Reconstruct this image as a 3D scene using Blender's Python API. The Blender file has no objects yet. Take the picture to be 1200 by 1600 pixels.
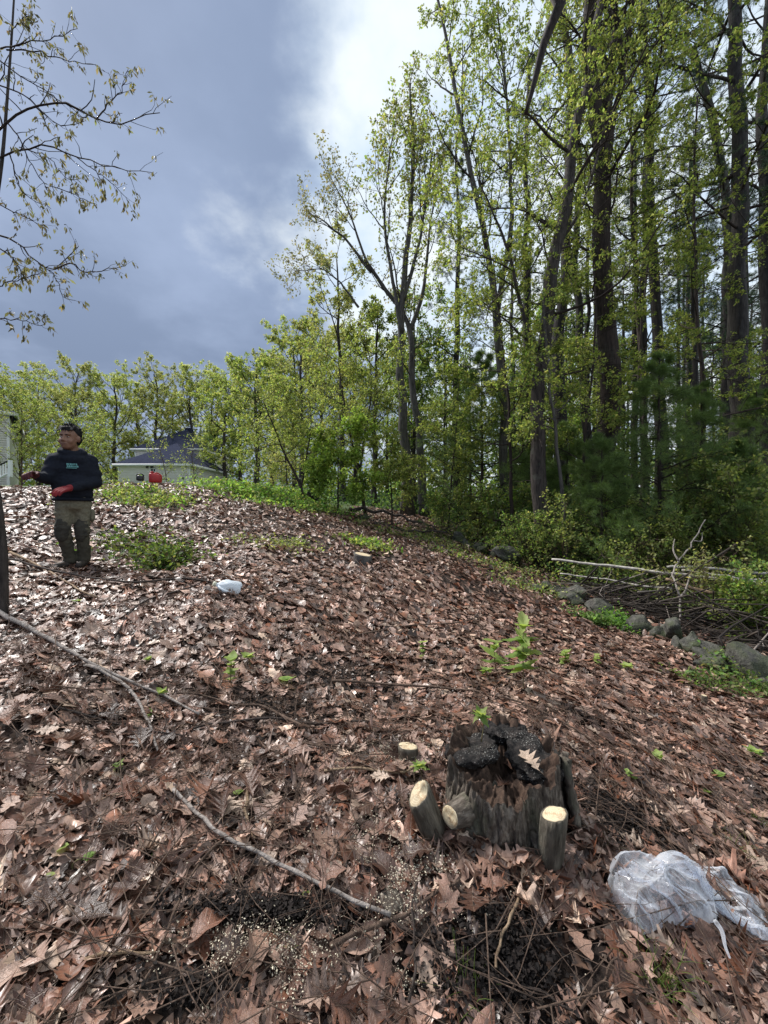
import bpy, bmesh, math, random
import numpy as np
from mathutils import Vector, Matrix, Euler

rng = np.random.default_rng(7)
random.seed(7)
S = bpy.context.scene
COL = S.collection
CAMZ = 1.4

# ------------------------------------------------------------------ camera, world, sun, exposure
cam_d = bpy.data.cameras.new('camera')
cam = bpy.data.objects.new('camera', cam_d)
COL.objects.link(cam)
cam.location = (0, 0, CAMZ)
cam.rotation_euler = (math.radians(90), 0, 0)
cam_d.sensor_fit = 'HORIZONTAL'
cam_d.sensor_width = 36
cam_d.lens = 18
cam_d.clip_start = 0.02
cam_d.clip_end = 2000
S.camera = cam

SUN_EL, SUN_AZ = math.radians(52), math.radians(-58)      # azimuth from +Y (ahead) towards +X
W = bpy.data.worlds.new('World')
S.world = W
W.use_nodes = True
nt = W.node_tree
nt.nodes.clear()
def N(tree, typ, **kw):
    n = tree.nodes.new(typ)
    for k, v in kw.items():
        setattr(n, k, v)
    return n
def lk(tree, a, b):
    tree.links.new(a, b)
def mth(tree, op, a, b=None, c=None, clamp=False):
    n = N(tree, 'ShaderNodeMath', operation=op)
    n.use_clamp = clamp
    for i, v in enumerate((a, b, c)):
        if v is None: continue
        if isinstance(v, (int, float)): n.inputs[i].default_value = v
        else: lk(tree, v, n.inputs[i])
    return n.outputs[0]
def mixc(tree, f, a, b, mode='MIX'):
    n = N(tree, 'ShaderNodeMix', data_type='RGBA', blend_type=mode)
    if isinstance(f, (int, float)): n.inputs[0].default_value = f
    else: lk(tree, f, n.inputs[0])
    for i, v in ((6, a), (7, b)):
        if isinstance(v, tuple): n.inputs[i].default_value = v if len(v) == 4 else (*v, 1)
        else: lk(tree, v, n.inputs[i])
    return n.outputs[2]
def mrange(tree, v, a, b, c=0.0, d=1.0, smooth=True):
    n = N(tree, 'ShaderNodeMapRange', interpolation_type='SMOOTHSTEP' if smooth else 'LINEAR')
    lk(tree, v, n.inputs[0])
    for i, x in zip((1, 2, 3, 4), (a, b, c, d)): n.inputs[i].default_value = x
    return n.outputs[0]

sky = N(nt, 'ShaderNodeTexSky', sky_type='NISHITA')
sky.sun_disc = False
sky.sun_elevation = SUN_EL
sky.sun_rotation = SUN_AZ
tc = N(nt, 'ShaderNodeTexCoord')
sep = N(nt, 'ShaderNodeSeparateXYZ'); lk(nt, tc.outputs['Generated'], sep.inputs[0])
zz = mth(nt, 'ADD', mth(nt, 'MAXIMUM', sep.outputs[2], 0.0), 0.22)
comb = N(nt, 'ShaderNodeCombineXYZ')
lk(nt, mth(nt, 'DIVIDE', sep.outputs[0], zz), comb.inputs[0])
lk(nt, mth(nt, 'DIVIDE', sep.outputs[1], zz), comb.inputs[1])
n1 = N(nt, 'ShaderNodeTexNoise'); n1.inputs['Scale'].default_value = 1.1; n1.inputs['Detail'].default_value = 6; n1.inputs['Roughness'].default_value = 0.52
lk(nt, comb.outputs[0], n1.inputs['Vector'])
n2 = N(nt, 'ShaderNodeTexNoise'); n2.inputs['Scale'].default_value = 2.6; n2.inputs['Detail'].default_value = 7; n2.inputs['Roughness'].default_value = 0.55
lk(nt, comb.outputs[0], n2.inputs['Vector'])
n1c = mth(nt, 'SUBTRACT', n1.outputs[0], 0.5)
n2c = mth(nt, 'SUBTRACT', n2.outputs[0], 0.5)
wx = mth(nt, 'ADD', sep.outputs[0], mth(nt, 'ADD', mth(nt, 'MULTIPLY', n1c, 0.55), mth(nt, 'MULTIPLY', n2c, 0.55)))
wx = mth(nt, 'ADD', wx, mth(nt, 'ADD', mrange(nt, sep.outputs[2], 0.34, 0.52, -0.14, 0.07), mrange(nt, sep.outputs[2], 0.58, 0.8, 0.0, -0.07)))
bright = mrange(nt, wx, -0.25, -0.03)
dk = mrange(nt, mth(nt, 'ADD', mth(nt, 'MULTIPLY', n1.outputs[0], 0.7), mth(nt, 'MULTIPLY', n2.outputs[0], 0.3)), 0.40, 0.60)
elev = mrange(nt, sep.outputs[2], 0.12, 0.62)
dark_c = mixc(nt, dk, (1.15, 1.48, 2.22), (2.35, 2.85, 3.95))
dark_c = mixc(nt, mth(nt, 'MULTIPLY', elev, 0.5), dark_c, (2.3, 2.95, 4.25))
br_c = mixc(nt, mrange(nt, n2.outputs[0], 0.35, 0.62), (4.2, 5.2, 6.4), (6.3, 6.7, 6.8))
cloud = mixc(nt, bright, dark_c, br_c)
skyc = mixc(nt, 0.93, sky.outputs[0], cloud)
bg = N(nt, 'ShaderNodeBackground'); bg.inputs[1].default_value = 0.1
lk(nt, skyc, bg.inputs[0])
wo = N(nt, 'ShaderNodeOutputWorld'); lk(nt, bg.outputs[0], wo.inputs[0])

sun_d = bpy.data.lights.new('sun', 'SUN')
sun_d.energy = 4.0
sun_d.angle = math.radians(15)
sun_d.color = (1.0, 0.965, 0.92)
sun = bpy.data.objects.new('sun', sun_d); COL.objects.link(sun)
sdir = Vector((math.sin(SUN_AZ) * math.cos(SUN_EL), math.cos(SUN_AZ) * math.cos(SUN_EL), math.sin(SUN_EL)))
sun.rotation_euler = sdir.to_track_quat('Z', 'Y').to_euler()
S.view_settings.view_transform = 'Standard'
S.view_settings.look = 'None'
S.view_settings.exposure = 0.7
S.view_settings.gamma = 1.0
S.view_settings.use_curve_mapping = False
S.render.engine = 'CYCLES'
S.cycles.max_bounces = 6
S.cycles.transparent_max_bounces = 8

# ------------------------------------------------------------------ helpers
def PX(px, py, y):
    """point seen at a photo pixel, y metres ahead of the camera"""
    return np.array(((px - 600) / 600 * y, y, CAMZ + (800 - py) / 600 * y))

def tag(o, label=None, cat=None, group=None, kind=None):
    if label: o['label'] = label
    if cat: o['category'] = cat
    if group: o['group'] = group
    if kind: o['kind'] = kind
    return o

def empty(name, loc, label=None, cat=None, group=None, rz=0.0):
    o = bpy.data.objects.new(name, None)
    o.empty_display_size = 0.1
    COL.objects.link(o)
    o.location = tuple(float(v) for v in loc)
    o.rotation_euler = (0, 0, rz)
    tag(o, label, cat, group)
    return o

def mk_mesh(name, V, faces, smooth=True, col=None, uv=None):
    """faces: list of int arrays (F,k)"""
    V = np.asarray(V, dtype=np.float32).reshape(-1, 3)
    me = bpy.data.meshes.new(name)
    me.vertices.add(len(V)); me.vertices.foreach_set('co', V.ravel())
    faces = [np.asarray(f, dtype=np.int32) for f in faces if len(f)]
    nl = sum(f.size for f in faces); nf = sum(len(f) for f in faces)
    me.loops.add(nl); me.polygons.add(nf)
    vi = np.concatenate([f.ravel() for f in faces])
    tot = np.concatenate([np.full(len(f), f.shape[1], dtype=np.int32) for f in faces])
    st = np.concatenate(([0], np.cumsum(tot)[:-1])).astype(np.int32)
    me.loops.foreach_set('vertex_index', vi)
    me.polygons.foreach_set('loop_start', st)
    if smooth: me.polygons.foreach_set('use_smooth', np.ones(nf, dtype=bool))
    else: me.polygons.foreach_set('use_smooth', np.zeros(nf, dtype=bool))
    me.update(calc_edges=True)
    if col is not None:
        c = np.ones((len(V), 4), dtype=np.float32); c[:, :3] = col
        a = me.color_attributes.new('Col', 'FLOAT_COLOR', 'POINT')
        a.data.foreach_set('color', c.ravel())
    if uv is not None:
        l = me.uv_layers.new(name='UVMap')
        l.data.foreach_set('uv', np.asarray(uv, dtype=np.float32)[vi].ravel())
    return me

def link(name, me, mat=None, parent=None, world=True):
    """link a mesh; vertices are in world space unless world=False; made local to an unrotated parent"""
    o = bpy.data.objects.new(name, me)
    COL.objects.link(o)
    if mat is not None:
        me.materials.clear(); me.materials.append(mat)
    if parent is not None:
        o.parent = parent
        if world:
            p = parent; off = Vector((0, 0, 0))
            while p is not None:
                off += p.location; p = p.parent
            me.transform(Matrix.Translation(-off))
    return o

def join_parts(parts):
    """parts: list of (V, [faces], col or None)"""
    Vs, Fs, Cs, off = [], {}, [], 0
    for V, fl, c in parts:
        V = np.asarray(V).reshape(-1, 3)
        Vs.append(V)
        for f in fl:
            f = np.asarray(f, dtype=np.int64)
            if len(f): Fs.setdefault(f.shape[1], []).append(f + off)
        Cs.append(np.broadcast_to(np.asarray(c if c is not None else (1, 1, 1)), V.shape))
        off += len(V)
    return np.concatenate(Vs), [np.concatenate(v) for v in Fs.values()], np.concatenate(Cs)

def nrm(a):
    return a / np.maximum(np.linalg.norm(a, axis=-1, keepdims=True), 1e-9)

def tubes(P, R, k=5, cap=True):
    """P (B,n,3) centre lines, R (B,n) radii -> verts, [quads]"""
    P = np.asarray(P, float); R = np.asarray(R, float)
    B, n, _ = P.shape
    T = nrm(np.gradient(P, axis=1))
    m = nrm(P[:, -1] - P[:, 0])
    ref = np.where(np.abs(m[:, 2:3]) > 0.75, np.array([[1.0, 0.13, 0]]), np.array([[0.05, 0.02, 1.0]]))
    U = nrm(np.cross(T, ref[:, None, :])); Vv = np.cross(T, U)
    a = np.arange(k) / k * 2 * math.pi
    ring = U[:, :, None, :] * np.cos(a)[None, None, :, None] + Vv[:, :, None, :] * np.sin(a)[None, None, :, None]
    V = P[:, :, None, :] + ring * R[:, :, None, None]
    b = np.arange(B)[:, None, None] * (n * k); i = np.arange(n - 1)[None, :, None] * k; j = np.arange(k)[None, None, :]; j2 = (j + 1) % k
    Q = np.stack([b + i + j, b + i + j2, b + i + k + j2, b + i + k + j], -1).reshape(-1, 4)
    fl = [Q]
    V = V.reshape(-1, 3)
    if cap:
        ends = (np.arange(B)[:, None] * (n * k) + (n - 1) * k + np.arange(k)[None, :])
        st = (np.arange(B)[:, None] * (n * k) + np.arange(k)[::-1][None, :])
        fl += [ends, st] if k != 4 else []
        if k == 4: fl = [np.concatenate([Q, ends, st])]
    return V, fl

def resample(pts, n):
    """smooth (Catmull-Rom) curve through pts, n samples evenly spaced"""
    p = np.asarray(pts, float)
    if len(p) == 2:
        t = np.linspace(0, 1, n)[:, None]
        return p[0] * (1 - t) + p[1] * t
    q = np.vstack([2 * p[0] - p[1], p, 2 * p[-1] - p[-2]])
    out = []
    for i in range(1, len(q) - 2):
        for t in np.linspace(0, 1, 12, endpoint=False):
            a, b, c, d = q[i - 1], q[i], q[i + 1], q[i + 2]
            out.append(0.5 * ((2 * b) + (c - a) * t + (2 * a - 5 * b + 4 * c - d) * t * t + (3 * b - a - 3 * c + d) * t ** 3))
    out.append(p[-1]); out = np.array(out)
    s = np.concatenate([[0], np.cumsum(np.linalg.norm(np.diff(out, axis=0), axis=1))])
    u = np.linspace(0, s[-1], n)
    return np.stack([np.interp(u, s, out[:, k]) for k in range(3)], -1)

# value noise (numpy)
_perm = np.random.default_rng(3).permutation(4096)
def _h(ix, iy, iz=0):
    return _perm[(_perm[(_perm[ix & 4095] + iy) & 4095] + iz) & 4095] / 4095.0
def vnoise(x, y, z=None):
    x = np.asarray(x, float); y = np.asarray(y, float)
    z = np.zeros_like(x) if z is None else np.asarray(z, float)
    xi, yi, zi = np.floor(x).astype(int), np.floor(y).astype(int), np.floor(z).astype(int)
    fx, fy, fz = x - xi, y - yi, z - zi
    fx, fy, fz = fx * fx * (3 - 2 * fx), fy * fy * (3 - 2 * fy), fz * fz * (3 - 2 * fz)
    r = 0
    for dx in (0, 1):
        for dy in (0, 1):
            for dz in (0, 1):
                w = (fx if dx else 1 - fx) * (fy if dy else 1 - fy) * (fz if dz else 1 - fz)
                r = r + w * _h(xi + dx, yi + dy, zi + dz)
    return r * 2 - 1
def fbm(x, y, z=None, o=4):
    r = 0; a = 1; f = 1
    for i in range(o):
        r = r + a * vnoise(np.asarray(x) * f + 17 * i, np.asarray(y) * f + 31 * i, None if z is None else np.asarray(z) * f + 5 * i)
        a *= 0.5; f *= 2.03
    return r

# ------------------------------------------------------------------ materials
def mat(name):
    m = bpy.data.materials.new(name); m.use_nodes = True
    t = m.node_tree; t.nodes.clear()
    out = N(t, 'ShaderNodeOutputMaterial')
    return m, t, out
def pbsdf(t, base, rough=0.6, spec=0.5, metal=0.0):
    p = N(t, 'ShaderNodeBsdfPrincipled')
    if isinstance(base, tuple): p.inputs['Base Color'].default_value = (*base, 1)
    else: lk(t, base, p.inputs['Base Color'])
    if isinstance(rough, (int, float)): p.inputs['Roughness'].default_value = rough
    else: lk(t, rough, p.inputs['Roughness'])
    p.inputs['Specular IOR Level'].default_value = spec
    p.inputs['Metallic'].default_value = metal
    return p
def noise(t, scale, detail=4, rough=0.55, vec=None, sc3=None):
    n = N(t, 'ShaderNodeTexNoise'); n.inputs['Scale'].default_value = scale
    n.inputs['Detail'].default_value = detail; n.inputs['Roughness'].default_value = rough
    if vec is None:
        c = N(t, 'ShaderNodeTexCoord'); vec = c.outputs['Object']
    if sc3:
        mp = N(t, 'ShaderNodeMapping'); mp.inputs['Scale'].default_value = sc3
        lk(t, vec, mp.inputs[0]); vec = mp.outputs[0]
    lk(t, vec, n.inputs['Vector'])
    return n.outputs[0]
def ramp(t, f, stops):
    r = N(t, 'ShaderNodeValToRGB')
    e = r.color_ramp.elements
    while len(e) < len(stops): e.new(0.5)
    for k, (p, c) in zip(e, stops):
        k.position = p; k.color = (*c, 1)
    lk(t, f, r.inputs[0])
    return r.outputs[0]
def bump(t, h, strength=0.5, dist=0.01):
    b = N(t, 'ShaderNodeBump'); b.inputs['Strength'].default_value = strength; b.inputs['Distance'].default_value = dist
    lk(t, h, b.inputs['Height'])
    return b.outputs[0]

def simple(name, c1, c2, scale=8, rough=0.6, bstr=0.0, bdist=0.01, sc3=None, spec=0.4):
    m, t, o = mat(name)
    n = noise(t, scale, 5, sc3=sc3)
    p = pbsdf(t, ramp(t, n, [(0.3, c1), (0.7, c2)]), rough, spec)
    if bstr: lk(t, bump(t, n, bstr, bdist), p.inputs['Normal'])
    lk(t, p.outputs[0], o.inputs[0])
    return m

def bark(name, c1, c2, scale=14.0, lichen=0.0, sc3=(1, 1, 0.18)):
    m, t, o = mat(name)
    n = noise(t, scale, 6, 0.65, sc3=sc3)
    c = ramp(t, n, [(0.32, c1), (0.62, c2)])
    if lichen:
        ln = noise(t, 2.6, 5, 0.7)
        f = mrange(t, ln, 0.56, 0.68, 0, lichen)
        c = mixc(t, f, c, (0.17, 0.19, 0.15))
    p = pbsdf(t, c, 0.85, 0.25)
    lk(t, bump(t, n, 0.9, 0.03), p.inputs['Normal'])
    lk(t, p.outputs[0], o.inputs[0])
    return m

def leafmat(name, trans=0.5, rough=0.5, spec=0.3):
    """foliage: colour per leaf from the Col attribute, part of the light passes through"""
    m, t, o = mat(name)
    a = N(t, 'ShaderNodeAttribute', attribute_name='Col')
    p = pbsdf(t, a.outputs['Color'], rough, spec)
    tr = N(t, 'ShaderNodeBsdfTranslucent')
    lk(t, mixc(t, 1.0, a.outputs['Color'], (1.5, 1.5, 0.8), 'MULTIPLY'), tr.inputs[0])
    mx = N(t, 'ShaderNodeMixShader'); mx.inputs[0].default_value = trans
    lk(t, p.outputs[0], mx.inputs[1]); lk(t, tr.outputs[0], mx.inputs[2])
    lk(t, mx.outputs[0], o.inputs[0])
    return m

M = {}
M['bark_dark'] = bark('bark_dark', (0.018, 0.015, 0.014), (0.075, 0.062, 0.055), 22, 0.25)
M['bark_brown'] = bark('bark_brown', (0.014, 0.010, 0.009), (0.055, 0.04, 0.034), 20, 0.15)
M['bark_grey'] = bark('bark_grey', (0.045, 0.041, 0.038), (0.125, 0.115, 0.105), 20, 0.35)
M['bark_pine'] = bark('bark_pine', (0.015, 0.013, 0.013), (0.055, 0.049, 0.047), 18, 0.2)
M['twig_dark'] = bark('twig_dark', (0.02, 0.015, 0.013), (0.06, 0.045, 0.038), 20)
M['twig_brown'] = bark('twig_brown', (0.05, 0.032, 0.024), (0.14, 0.095, 0.07), 25)
M['twig_pale'] = bark('twig_pale', (0.16, 0.135, 0.12), (0.36, 0.32, 0.29), 22, sc3=(1, 1, 1))
M['twig_tan'] = bark('twig_tan', (0.18, 0.12, 0.075), (0.36, 0.26, 0.17), 30, sc3=(1, 1, 1))
M['birch'] = bark('birch', (0.20, 0.18, 0.155), (0.50, 0.47, 0.42), 9, sc3=(1, 1, 1))
M['leaf'] = leafmat('spring_leaf', 0.5, 0.55, 0.2)
M['needle'] = leafmat('pine_needle', 0.25, 0.5, 0.3)

def dead_leaf_mat(name, per_object):
    m, t, o = mat(name)
    if per_object:
        oi = N(t, 'ShaderNodeObjectInfo')
        base = mixc(t, 1.0, ramp(t, oi.outputs['Random'], LEAF_RAMP), (1.1, 1.1, 1.1), 'MULTIPLY')
        vr = oi.outputs['Random']
    else:
        a = N(t, 'ShaderNodeAttribute', attribute_name='Col'); base = a.outputs['Color']
        g = N(t, 'ShaderNodeNewGeometry'); vr = g.outputs['Random Per Island']
    uvn = N(t, 'ShaderNodeUVMap')
    su = N(t, 'ShaderNodeSeparateXYZ'); lk(t, uvn.outputs[0], su.inputs[0])
    au = mth(t, 'ABSOLUTE', su.outputs[0])
    vein = mth(t, 'SINE', mth(t, 'MULTIPLY', mth(t, 'SUBTRACT', su.outputs[1], mth(t, 'MULTIPLY', au, 0.9)), 48.0))
    veinm = mrange(t, vein, 0.86, 0.99)
    mid = mrange(t, au, 0.0, 0.018, 1, 0)
    vm = mth(t, 'MAXIMUM', mth(t, 'MULTIPLY', veinm, 0.5), mid)
    tcn = N(t, 'ShaderNodeTexCoord')
    nz = noise(t, 26, 5, 0.65, vec=tcn.outputs['Object'])
    spot = noise(t, 75, 3, 0.6, vec=tcn.outputs['Object'])
    c = mixc(t, mrange(t, nz, 0.35, 0.7, 0.0, 0.6), base, (0.035, 0.02, 0.014))
    c = mixc(t, mrange(t, spot, 0.62, 0.72, 0, 0.55), c, (0.02, 0.013, 0.01))
    c = mixc(t, mth(t, 'MULTIPLY', vm, 0.35), c, (0.34, 0.24, 0.17))
    r = mth(t, 'ADD', mrange(t, nz, 0.3, 0.7, 0.25, 0.5), mth(t, 'MULTIPLY', vr, 0.12))
    p = pbsdf(t, c, r, 0.6)
    hh = mth(t, 'ADD', mth(t, 'MULTIPLY', vm, -0.6), nz)
    lk(t, bump(t, hh, 0.55, 0.004), p.inputs['Normal'])
    tr = N(t, 'ShaderNodeBsdfTranslucent'); lk(t, c, tr.inputs[0])
    mx = N(t, 'ShaderNodeMixShader'); mx.inputs[0].default_value = 0.12
    lk(t, p.outputs[0], mx.inputs[1]); lk(t, tr.outputs[0], mx.inputs[2])
    lk(t, mx.outputs[0], o.inputs[0])
    return m
LEAF_RAMP = [(0.0, (0.025, 0.012, 0.008)), (0.2, (0.098, 0.043, 0.027)), (0.4, (0.27, 0.153, 0.11)),
             (0.58, (0.175, 0.062, 0.03)), (0.76, (0.45, 0.30, 0.23)), (0.89, (0.285, 0.172, 0.135)), (1.0, (0.60, 0.445, 0.33))]
M['dead_leaf'] = dead_leaf_mat('dead_leaf', False)
M['dead_leaf_single'] = dead_leaf_mat('dead_leaf_single', True)

# ------------------------------------------------------------------ terrain
CTRL = [(600, 1600, 1.03), (300, 1600, .98), (0, 1600, .93), (900, 1600, 1.06), (1200, 1600, 1.12),
        (840, 1350, 1.45), (1050, 1480, 1.2), (1200, 1350, 1.8), (0, 1250, 1.5), (300, 1250, 1.65), (600, 1250, 1.75), (0, 960, 3.0),
        (355, 930, 3.7), (115, 886, 4.54), (568, 876, 6), (300, 1100, 2.4), (600, 1100, 2.6), (820, 1080, 2.9), (1000, 1080, 3.3),
        (600, 1000, 3.8), (700, 900, 6.0), (850, 932, 7.2), (800, 1000, 4.5), (940, 968, 6.2), (1100, 1030, 4.9), (1170, 1085, 4.3),
        (1200, 1200, 2.7), (710, 850, 10.5), (620, 826, 12), (640, 806, 13.5), (480, 792, 11), (400, 776, 11), (300, 768, 9.5),
        (200, 762, 9), (50, 772, 8), (0, 800, 6.5), (0, 768, 9)]
cp = [PX(*c) for c in CTRL]
cp += [np.array((a, b, c + CAMZ)) for a, b, c in (
    (-20, 30, 1.5), (-10, 25, 1.1), (-25, 40, 2.0), (-5, 40, 1.8), (-3, 20, .7), (0, 60, 2.0), (-40, 60, 2.3), (-60, 60, 2.3), (-60, 20, 1.6), (-20, 12, 1.0),
    (4, 10, -1.35), (8, 8, -1.7), (8, 15, -1.2), (3.5, 18, -.5), (15, 15, -1.3), (20, 30, -.8), (5, 30, .3), (40, 60, 0), (10, 5, -2.0), (15, 3, -2.0), (40, 20, -1.5),
    (6, 6.2, -1.85), (5.5, 4.5, -2.0),
    (0, -4, -1.4), (-5, -3, -.7), (5, -3, -1.8), (-10, 3, .1), (-8, -6, -.6), (8, -6, -2))]
cp = np.array(cp)
_D = np.linalg.norm(cp[:, None, :2] - cp[None, :, :2], axis=-1)
_A = np.zeros((len(cp) + 3,) * 2); _n = len(cp)
_A[:_n, :_n] = _D + np.eye(_n) * 0.02
_A[:_n, _n] = 1; _A[:_n, _n + 1:] = cp[:, :2]; _A[_n, :_n] = 1; _A[_n + 1:, :_n] = cp[:, :2].T
_w = np.linalg.solve(_A, np.concatenate([cp[:, 2], [0, 0, 0]]))
def H(x, y):
    x = np.asarray(x, float); y = np.asarray(y, float)
    sh = x.shape
    xc = np.clip(x, -60, 60).ravel(); yc = np.clip(y, -6, 70).ravel()
    z = np.empty(len(xc))
    for i in range(0, len(xc), 20000):
        a, b = xc[i:i + 20000], yc[i:i + 20000]
        d = np.sqrt((a[:, None] - cp[None, :, 0]) ** 2 + (b[:, None] - cp[None, :, 1]) ** 2 + 0.05)
        z[i:i + 20000] = d @ _w[:_n] + _w[_n] + a * _w[_n + 1] + b * _w[_n + 2]
    z = z.reshape(sh)
    z = z + 0.05 * fbm(x * 1.1, y * 1.1, o=3) * np.clip(y, 0.3, 1.5) / 1.5 + 0.018 * fbm(x * 5 + 9, y * 5, o=2)
    return np.clip(z, -1.6, 4.2)
def h1(x, y): return float(H(np.array([x]), np.array([y]))[0])
def G(px, py, lift=0.0):
    """where the ray through a photo pixel meets the ground"""
    ys = np.concatenate([np.linspace(0.6, 6, 500), np.linspace(6, 60, 900)])
    P = np.stack([(px - 600) / 600 * ys, ys, CAMZ + (800 - py) / 600 * ys], -1)
    d = P[:, 2] - H(P[:, 0], P[:, 1])
    i = np.argmax(d < 0)
    if d[i] >= 0: i = len(ys) - 1
    p = P[i].copy(); p[2] = h1(p[0], p[1]) + lift
    return p

def grass_mask(x, y):
    """1 where the crest and the yard beyond carry grass"""
    n = fbm(x * 0.6, y * 0.6, o=3)
    crest = 9.6 + 0.18 * np.maximum(x + 4.5, 0) * 1.6
    a = np.clip((y - crest + n * 1.0) / 1.2, 0, 1)
    side = np.clip((-0.9 - x + 0.10 * (y - 10) + n * 0.5) / 1.2, 0, 1)
    return a * side

def sheet(xs, ys):
    X, Y = np.meshgrid(xs, ys)
    Z = H(X, Y)
    V = np.stack([X, Y, Z], -1).reshape(-1, 3)
    nx, ny = len(xs), len(ys)
    i = np.arange(ny - 1)[:, None] * nx + np.arange(nx - 1)[None, :]
    Q = np.stack([i, i + 1, i + 1 + nx, i + nx], -1).reshape(-1, 4)
    return V, Q
u = np.linspace(-1, 1, 230)
xs = 3.0 * np.sinh(5.3 * u)
v = np.linspace(-0.55, 1, 210)
ys = 2.0 + 3.0 * np.sinh(5.5 * v)
V, Q = sheet(xs, ys)
gm = grass_mask(V[:, 0], V[:, 1])
soil = np.stack([gm, np.zeros_like(gm), np.zeros_like(gm)], -1)
me = mk_mesh('forest_floor', V, [Q], True, col=soil)
m, t, o = mat('forest_floor')
a = N(t, 'ShaderNodeAttribute', attribute_name='Col')
sx = N(t, 'ShaderNodeSeparateColor'); lk(t, a.outputs['Color'], sx.inputs[0])
nn = noise(t, 9, 8, 0.7); nf = noise(t, 60, 5, 0.7)
vo = N(t, 'ShaderNodeTexVoronoi'); vo.inputs['Scale'].default_value = 14
tcx = N(t, 'ShaderNodeTexCoord'); lk(t, tcx.outputs['Object'], vo.inputs['Vector'])
vs = N(t, 'ShaderNodeSeparateColor'); lk(t, vo.outputs['Color'], vs.inputs[0])
lit = ramp(t, vs.outputs[0], [(0.0, (0.016, 0.010, 0.008)), (0.4, (0.04, 0.023, 0.016)), (0.75, (0.08, 0.046, 0.034)), (1.0, (0.12, 0.08, 0.06))])
hum = ramp(t, nf, [(0.35, (0.008, 0.006, 0.005)), (0.65, (0.035, 0.023, 0.017))])
brown = mixc(t, mrange(t, nn, 0.42, 0.6), hum, lit)
grs = ramp(t, nf, [(0.3, (0.03, 0.055, 0.015)), (0.7, (0.09, 0.14, 0.035))])
c = mixc(t, sx.outputs[0], brown, grs)
p = pbsdf(t, c, 0.8, 0.3)
lk(t, bump(t, mth(t, 'ADD', nf, vs.outputs[0]), 0.8, 0.02), p.inputs['Normal'])
lk(t, p.outputs[0], o.inputs[0])
ground = link('forest_floor', me, m)
tag(ground, kind='structure')

# ------------------------------------------------------------------ dead leaves
def leaf_template(pts, n_spine_sweep=0.06, stalk=0.14):
    """outline (t, halfwidth) -> verts (x across, y along, 0), faces, uv"""
    V, UV, F = [], [], []
    for t_, w in pts:
        sp = max(0.0, t_ - n_spine_sweep * (w / 0.4))
        V += [(0, sp, 0), (-w, t_, 0), (w, t_, 0)]
        UV += [(0, sp), (-w, t_), (w, t_)]
    for i in range(len(pts) - 1):
        a, b = i * 3, i * 3 + 3
        F += [(a, b, b + 1, a + 1), (a, a + 2, b + 2, b)]
    if stalk:
        k = len(V)
        V += [(-0.006, -stalk, 0), (0.006, -stalk, 0), (0.008, 0.02, 0), (-0.008, 0.02, 0)]
        UV += [(0, 0)] * 4
        F += [(k, k + 1, k + 2, k + 3)]
    return np.array(V, float), np.array(F), np.array(UV, float)
RED_OAK = [(0, .01), (.12, .05), (.21, .21), (.28, .07), (.41, .37), (.47, .11), (.64, .40), (.68, .12), (.80, .26), (.85, .08), (1, .01)]
WHITE_OAK = [(0, .01), (.1, .05), (.2, .15), (.26, .17), (.33, .1), (.42, .25), (.48, .27), (.55, .15), (.65, .31), (.72, .30), (.78, .2), (.86, .22), (.93, .15), (1, .02)]
MAPLE = [(0, .03), (.03, .2), (.08, .34), (.16, .22), (.28, .2), (.40, .46), (.5, .44), (.5, .24), (.62, .2), (.72, .24), (.78, .14), (.9, .06), (1, .005)]
BEECH = [(0, .02), (.12, .14), (.3, .24), (.5, .27), (.7, .22), (.86, .12), (1, .01)]
MID1 = [(0, .02), (.2, .2), (.3, .1), (.45, .36), (.55, .14), (.68, .34), (.8, .12), (1, .02)]
MID2 = [(0, .02), (.22, .19), (.45, .28), (.6, .17), (.78, .24), (1, .02)]
FAR1 = [(0, .05), (.35, .33), (.7, .3), (1, .03)]
MID3 = [(0, .02), (.25, .22), (.42, .34), (.58, .13), (.74, .32), (1, .02)]
MAPLE2 = [(0, .05), (.1, .3), (.22, .18), (.42, .42), (.52, .2), (.74, .22), (1, .01)]
FAR0 = [(0, .16), (1, .2)]
FAR2 = [(0, .04), (.55, .36), (1, .05)]

def curl(T, Nn, r, amt=1.0):
    """N curled copies of template verts T (V,3) -> (N,V,3)"""
    x = np.repeat(T[None, :, 0], Nn, 0).copy(); y = np.repeat(T[None, :, 1], Nn, 0).copy()
    sx = 1 + r.normal(0, .14, (Nn, 1)); x = x * sx
    skew = r.normal(0, .10, (Nn, 1)); x = x + skew * (y - .4) ** 2
    fold = r.normal(.25, .45, (Nn, 1)) * amt
    ph = r.uniform(0, 6.28, (Nn, 4)); fr = r.uniform(5, 13, (Nn, 2)); am = r.uniform(.015, .07, (Nn, 2)) * amt
    z = np.abs(x) * fold + x * r.normal(0, .2, (Nn, 1)) * amt * (y - .4) * 2
    z = z + am[:, :1] * np.sin(fr[:, :1] * y + ph[:, :1] + 5 * x) + am[:, 1:] * np.sin(fr[:, 1:] * x * 1.6 + ph[:, 1:2]) * np.minimum(1, np.abs(x) * 6)
    tipc = r.normal(.25, .9, (Nn, 1)) * np.abs(x) ** 2 * 2.2 * amt
    z = z + tipc
    kk = r.normal(0.3, 1.0, (Nn, 1)) * amt                            # bend along the length
    th = kk * (y - .45)
    rad = np.where(np.abs(kk) < .05, .05, kk)
    yy = np.sin(th) / rad - z * np.sin(th); zz_ = (1 - np.cos(th)) / rad + z * np.cos(th)
    return np.stack([x, yy, zz_], -1)

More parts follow.
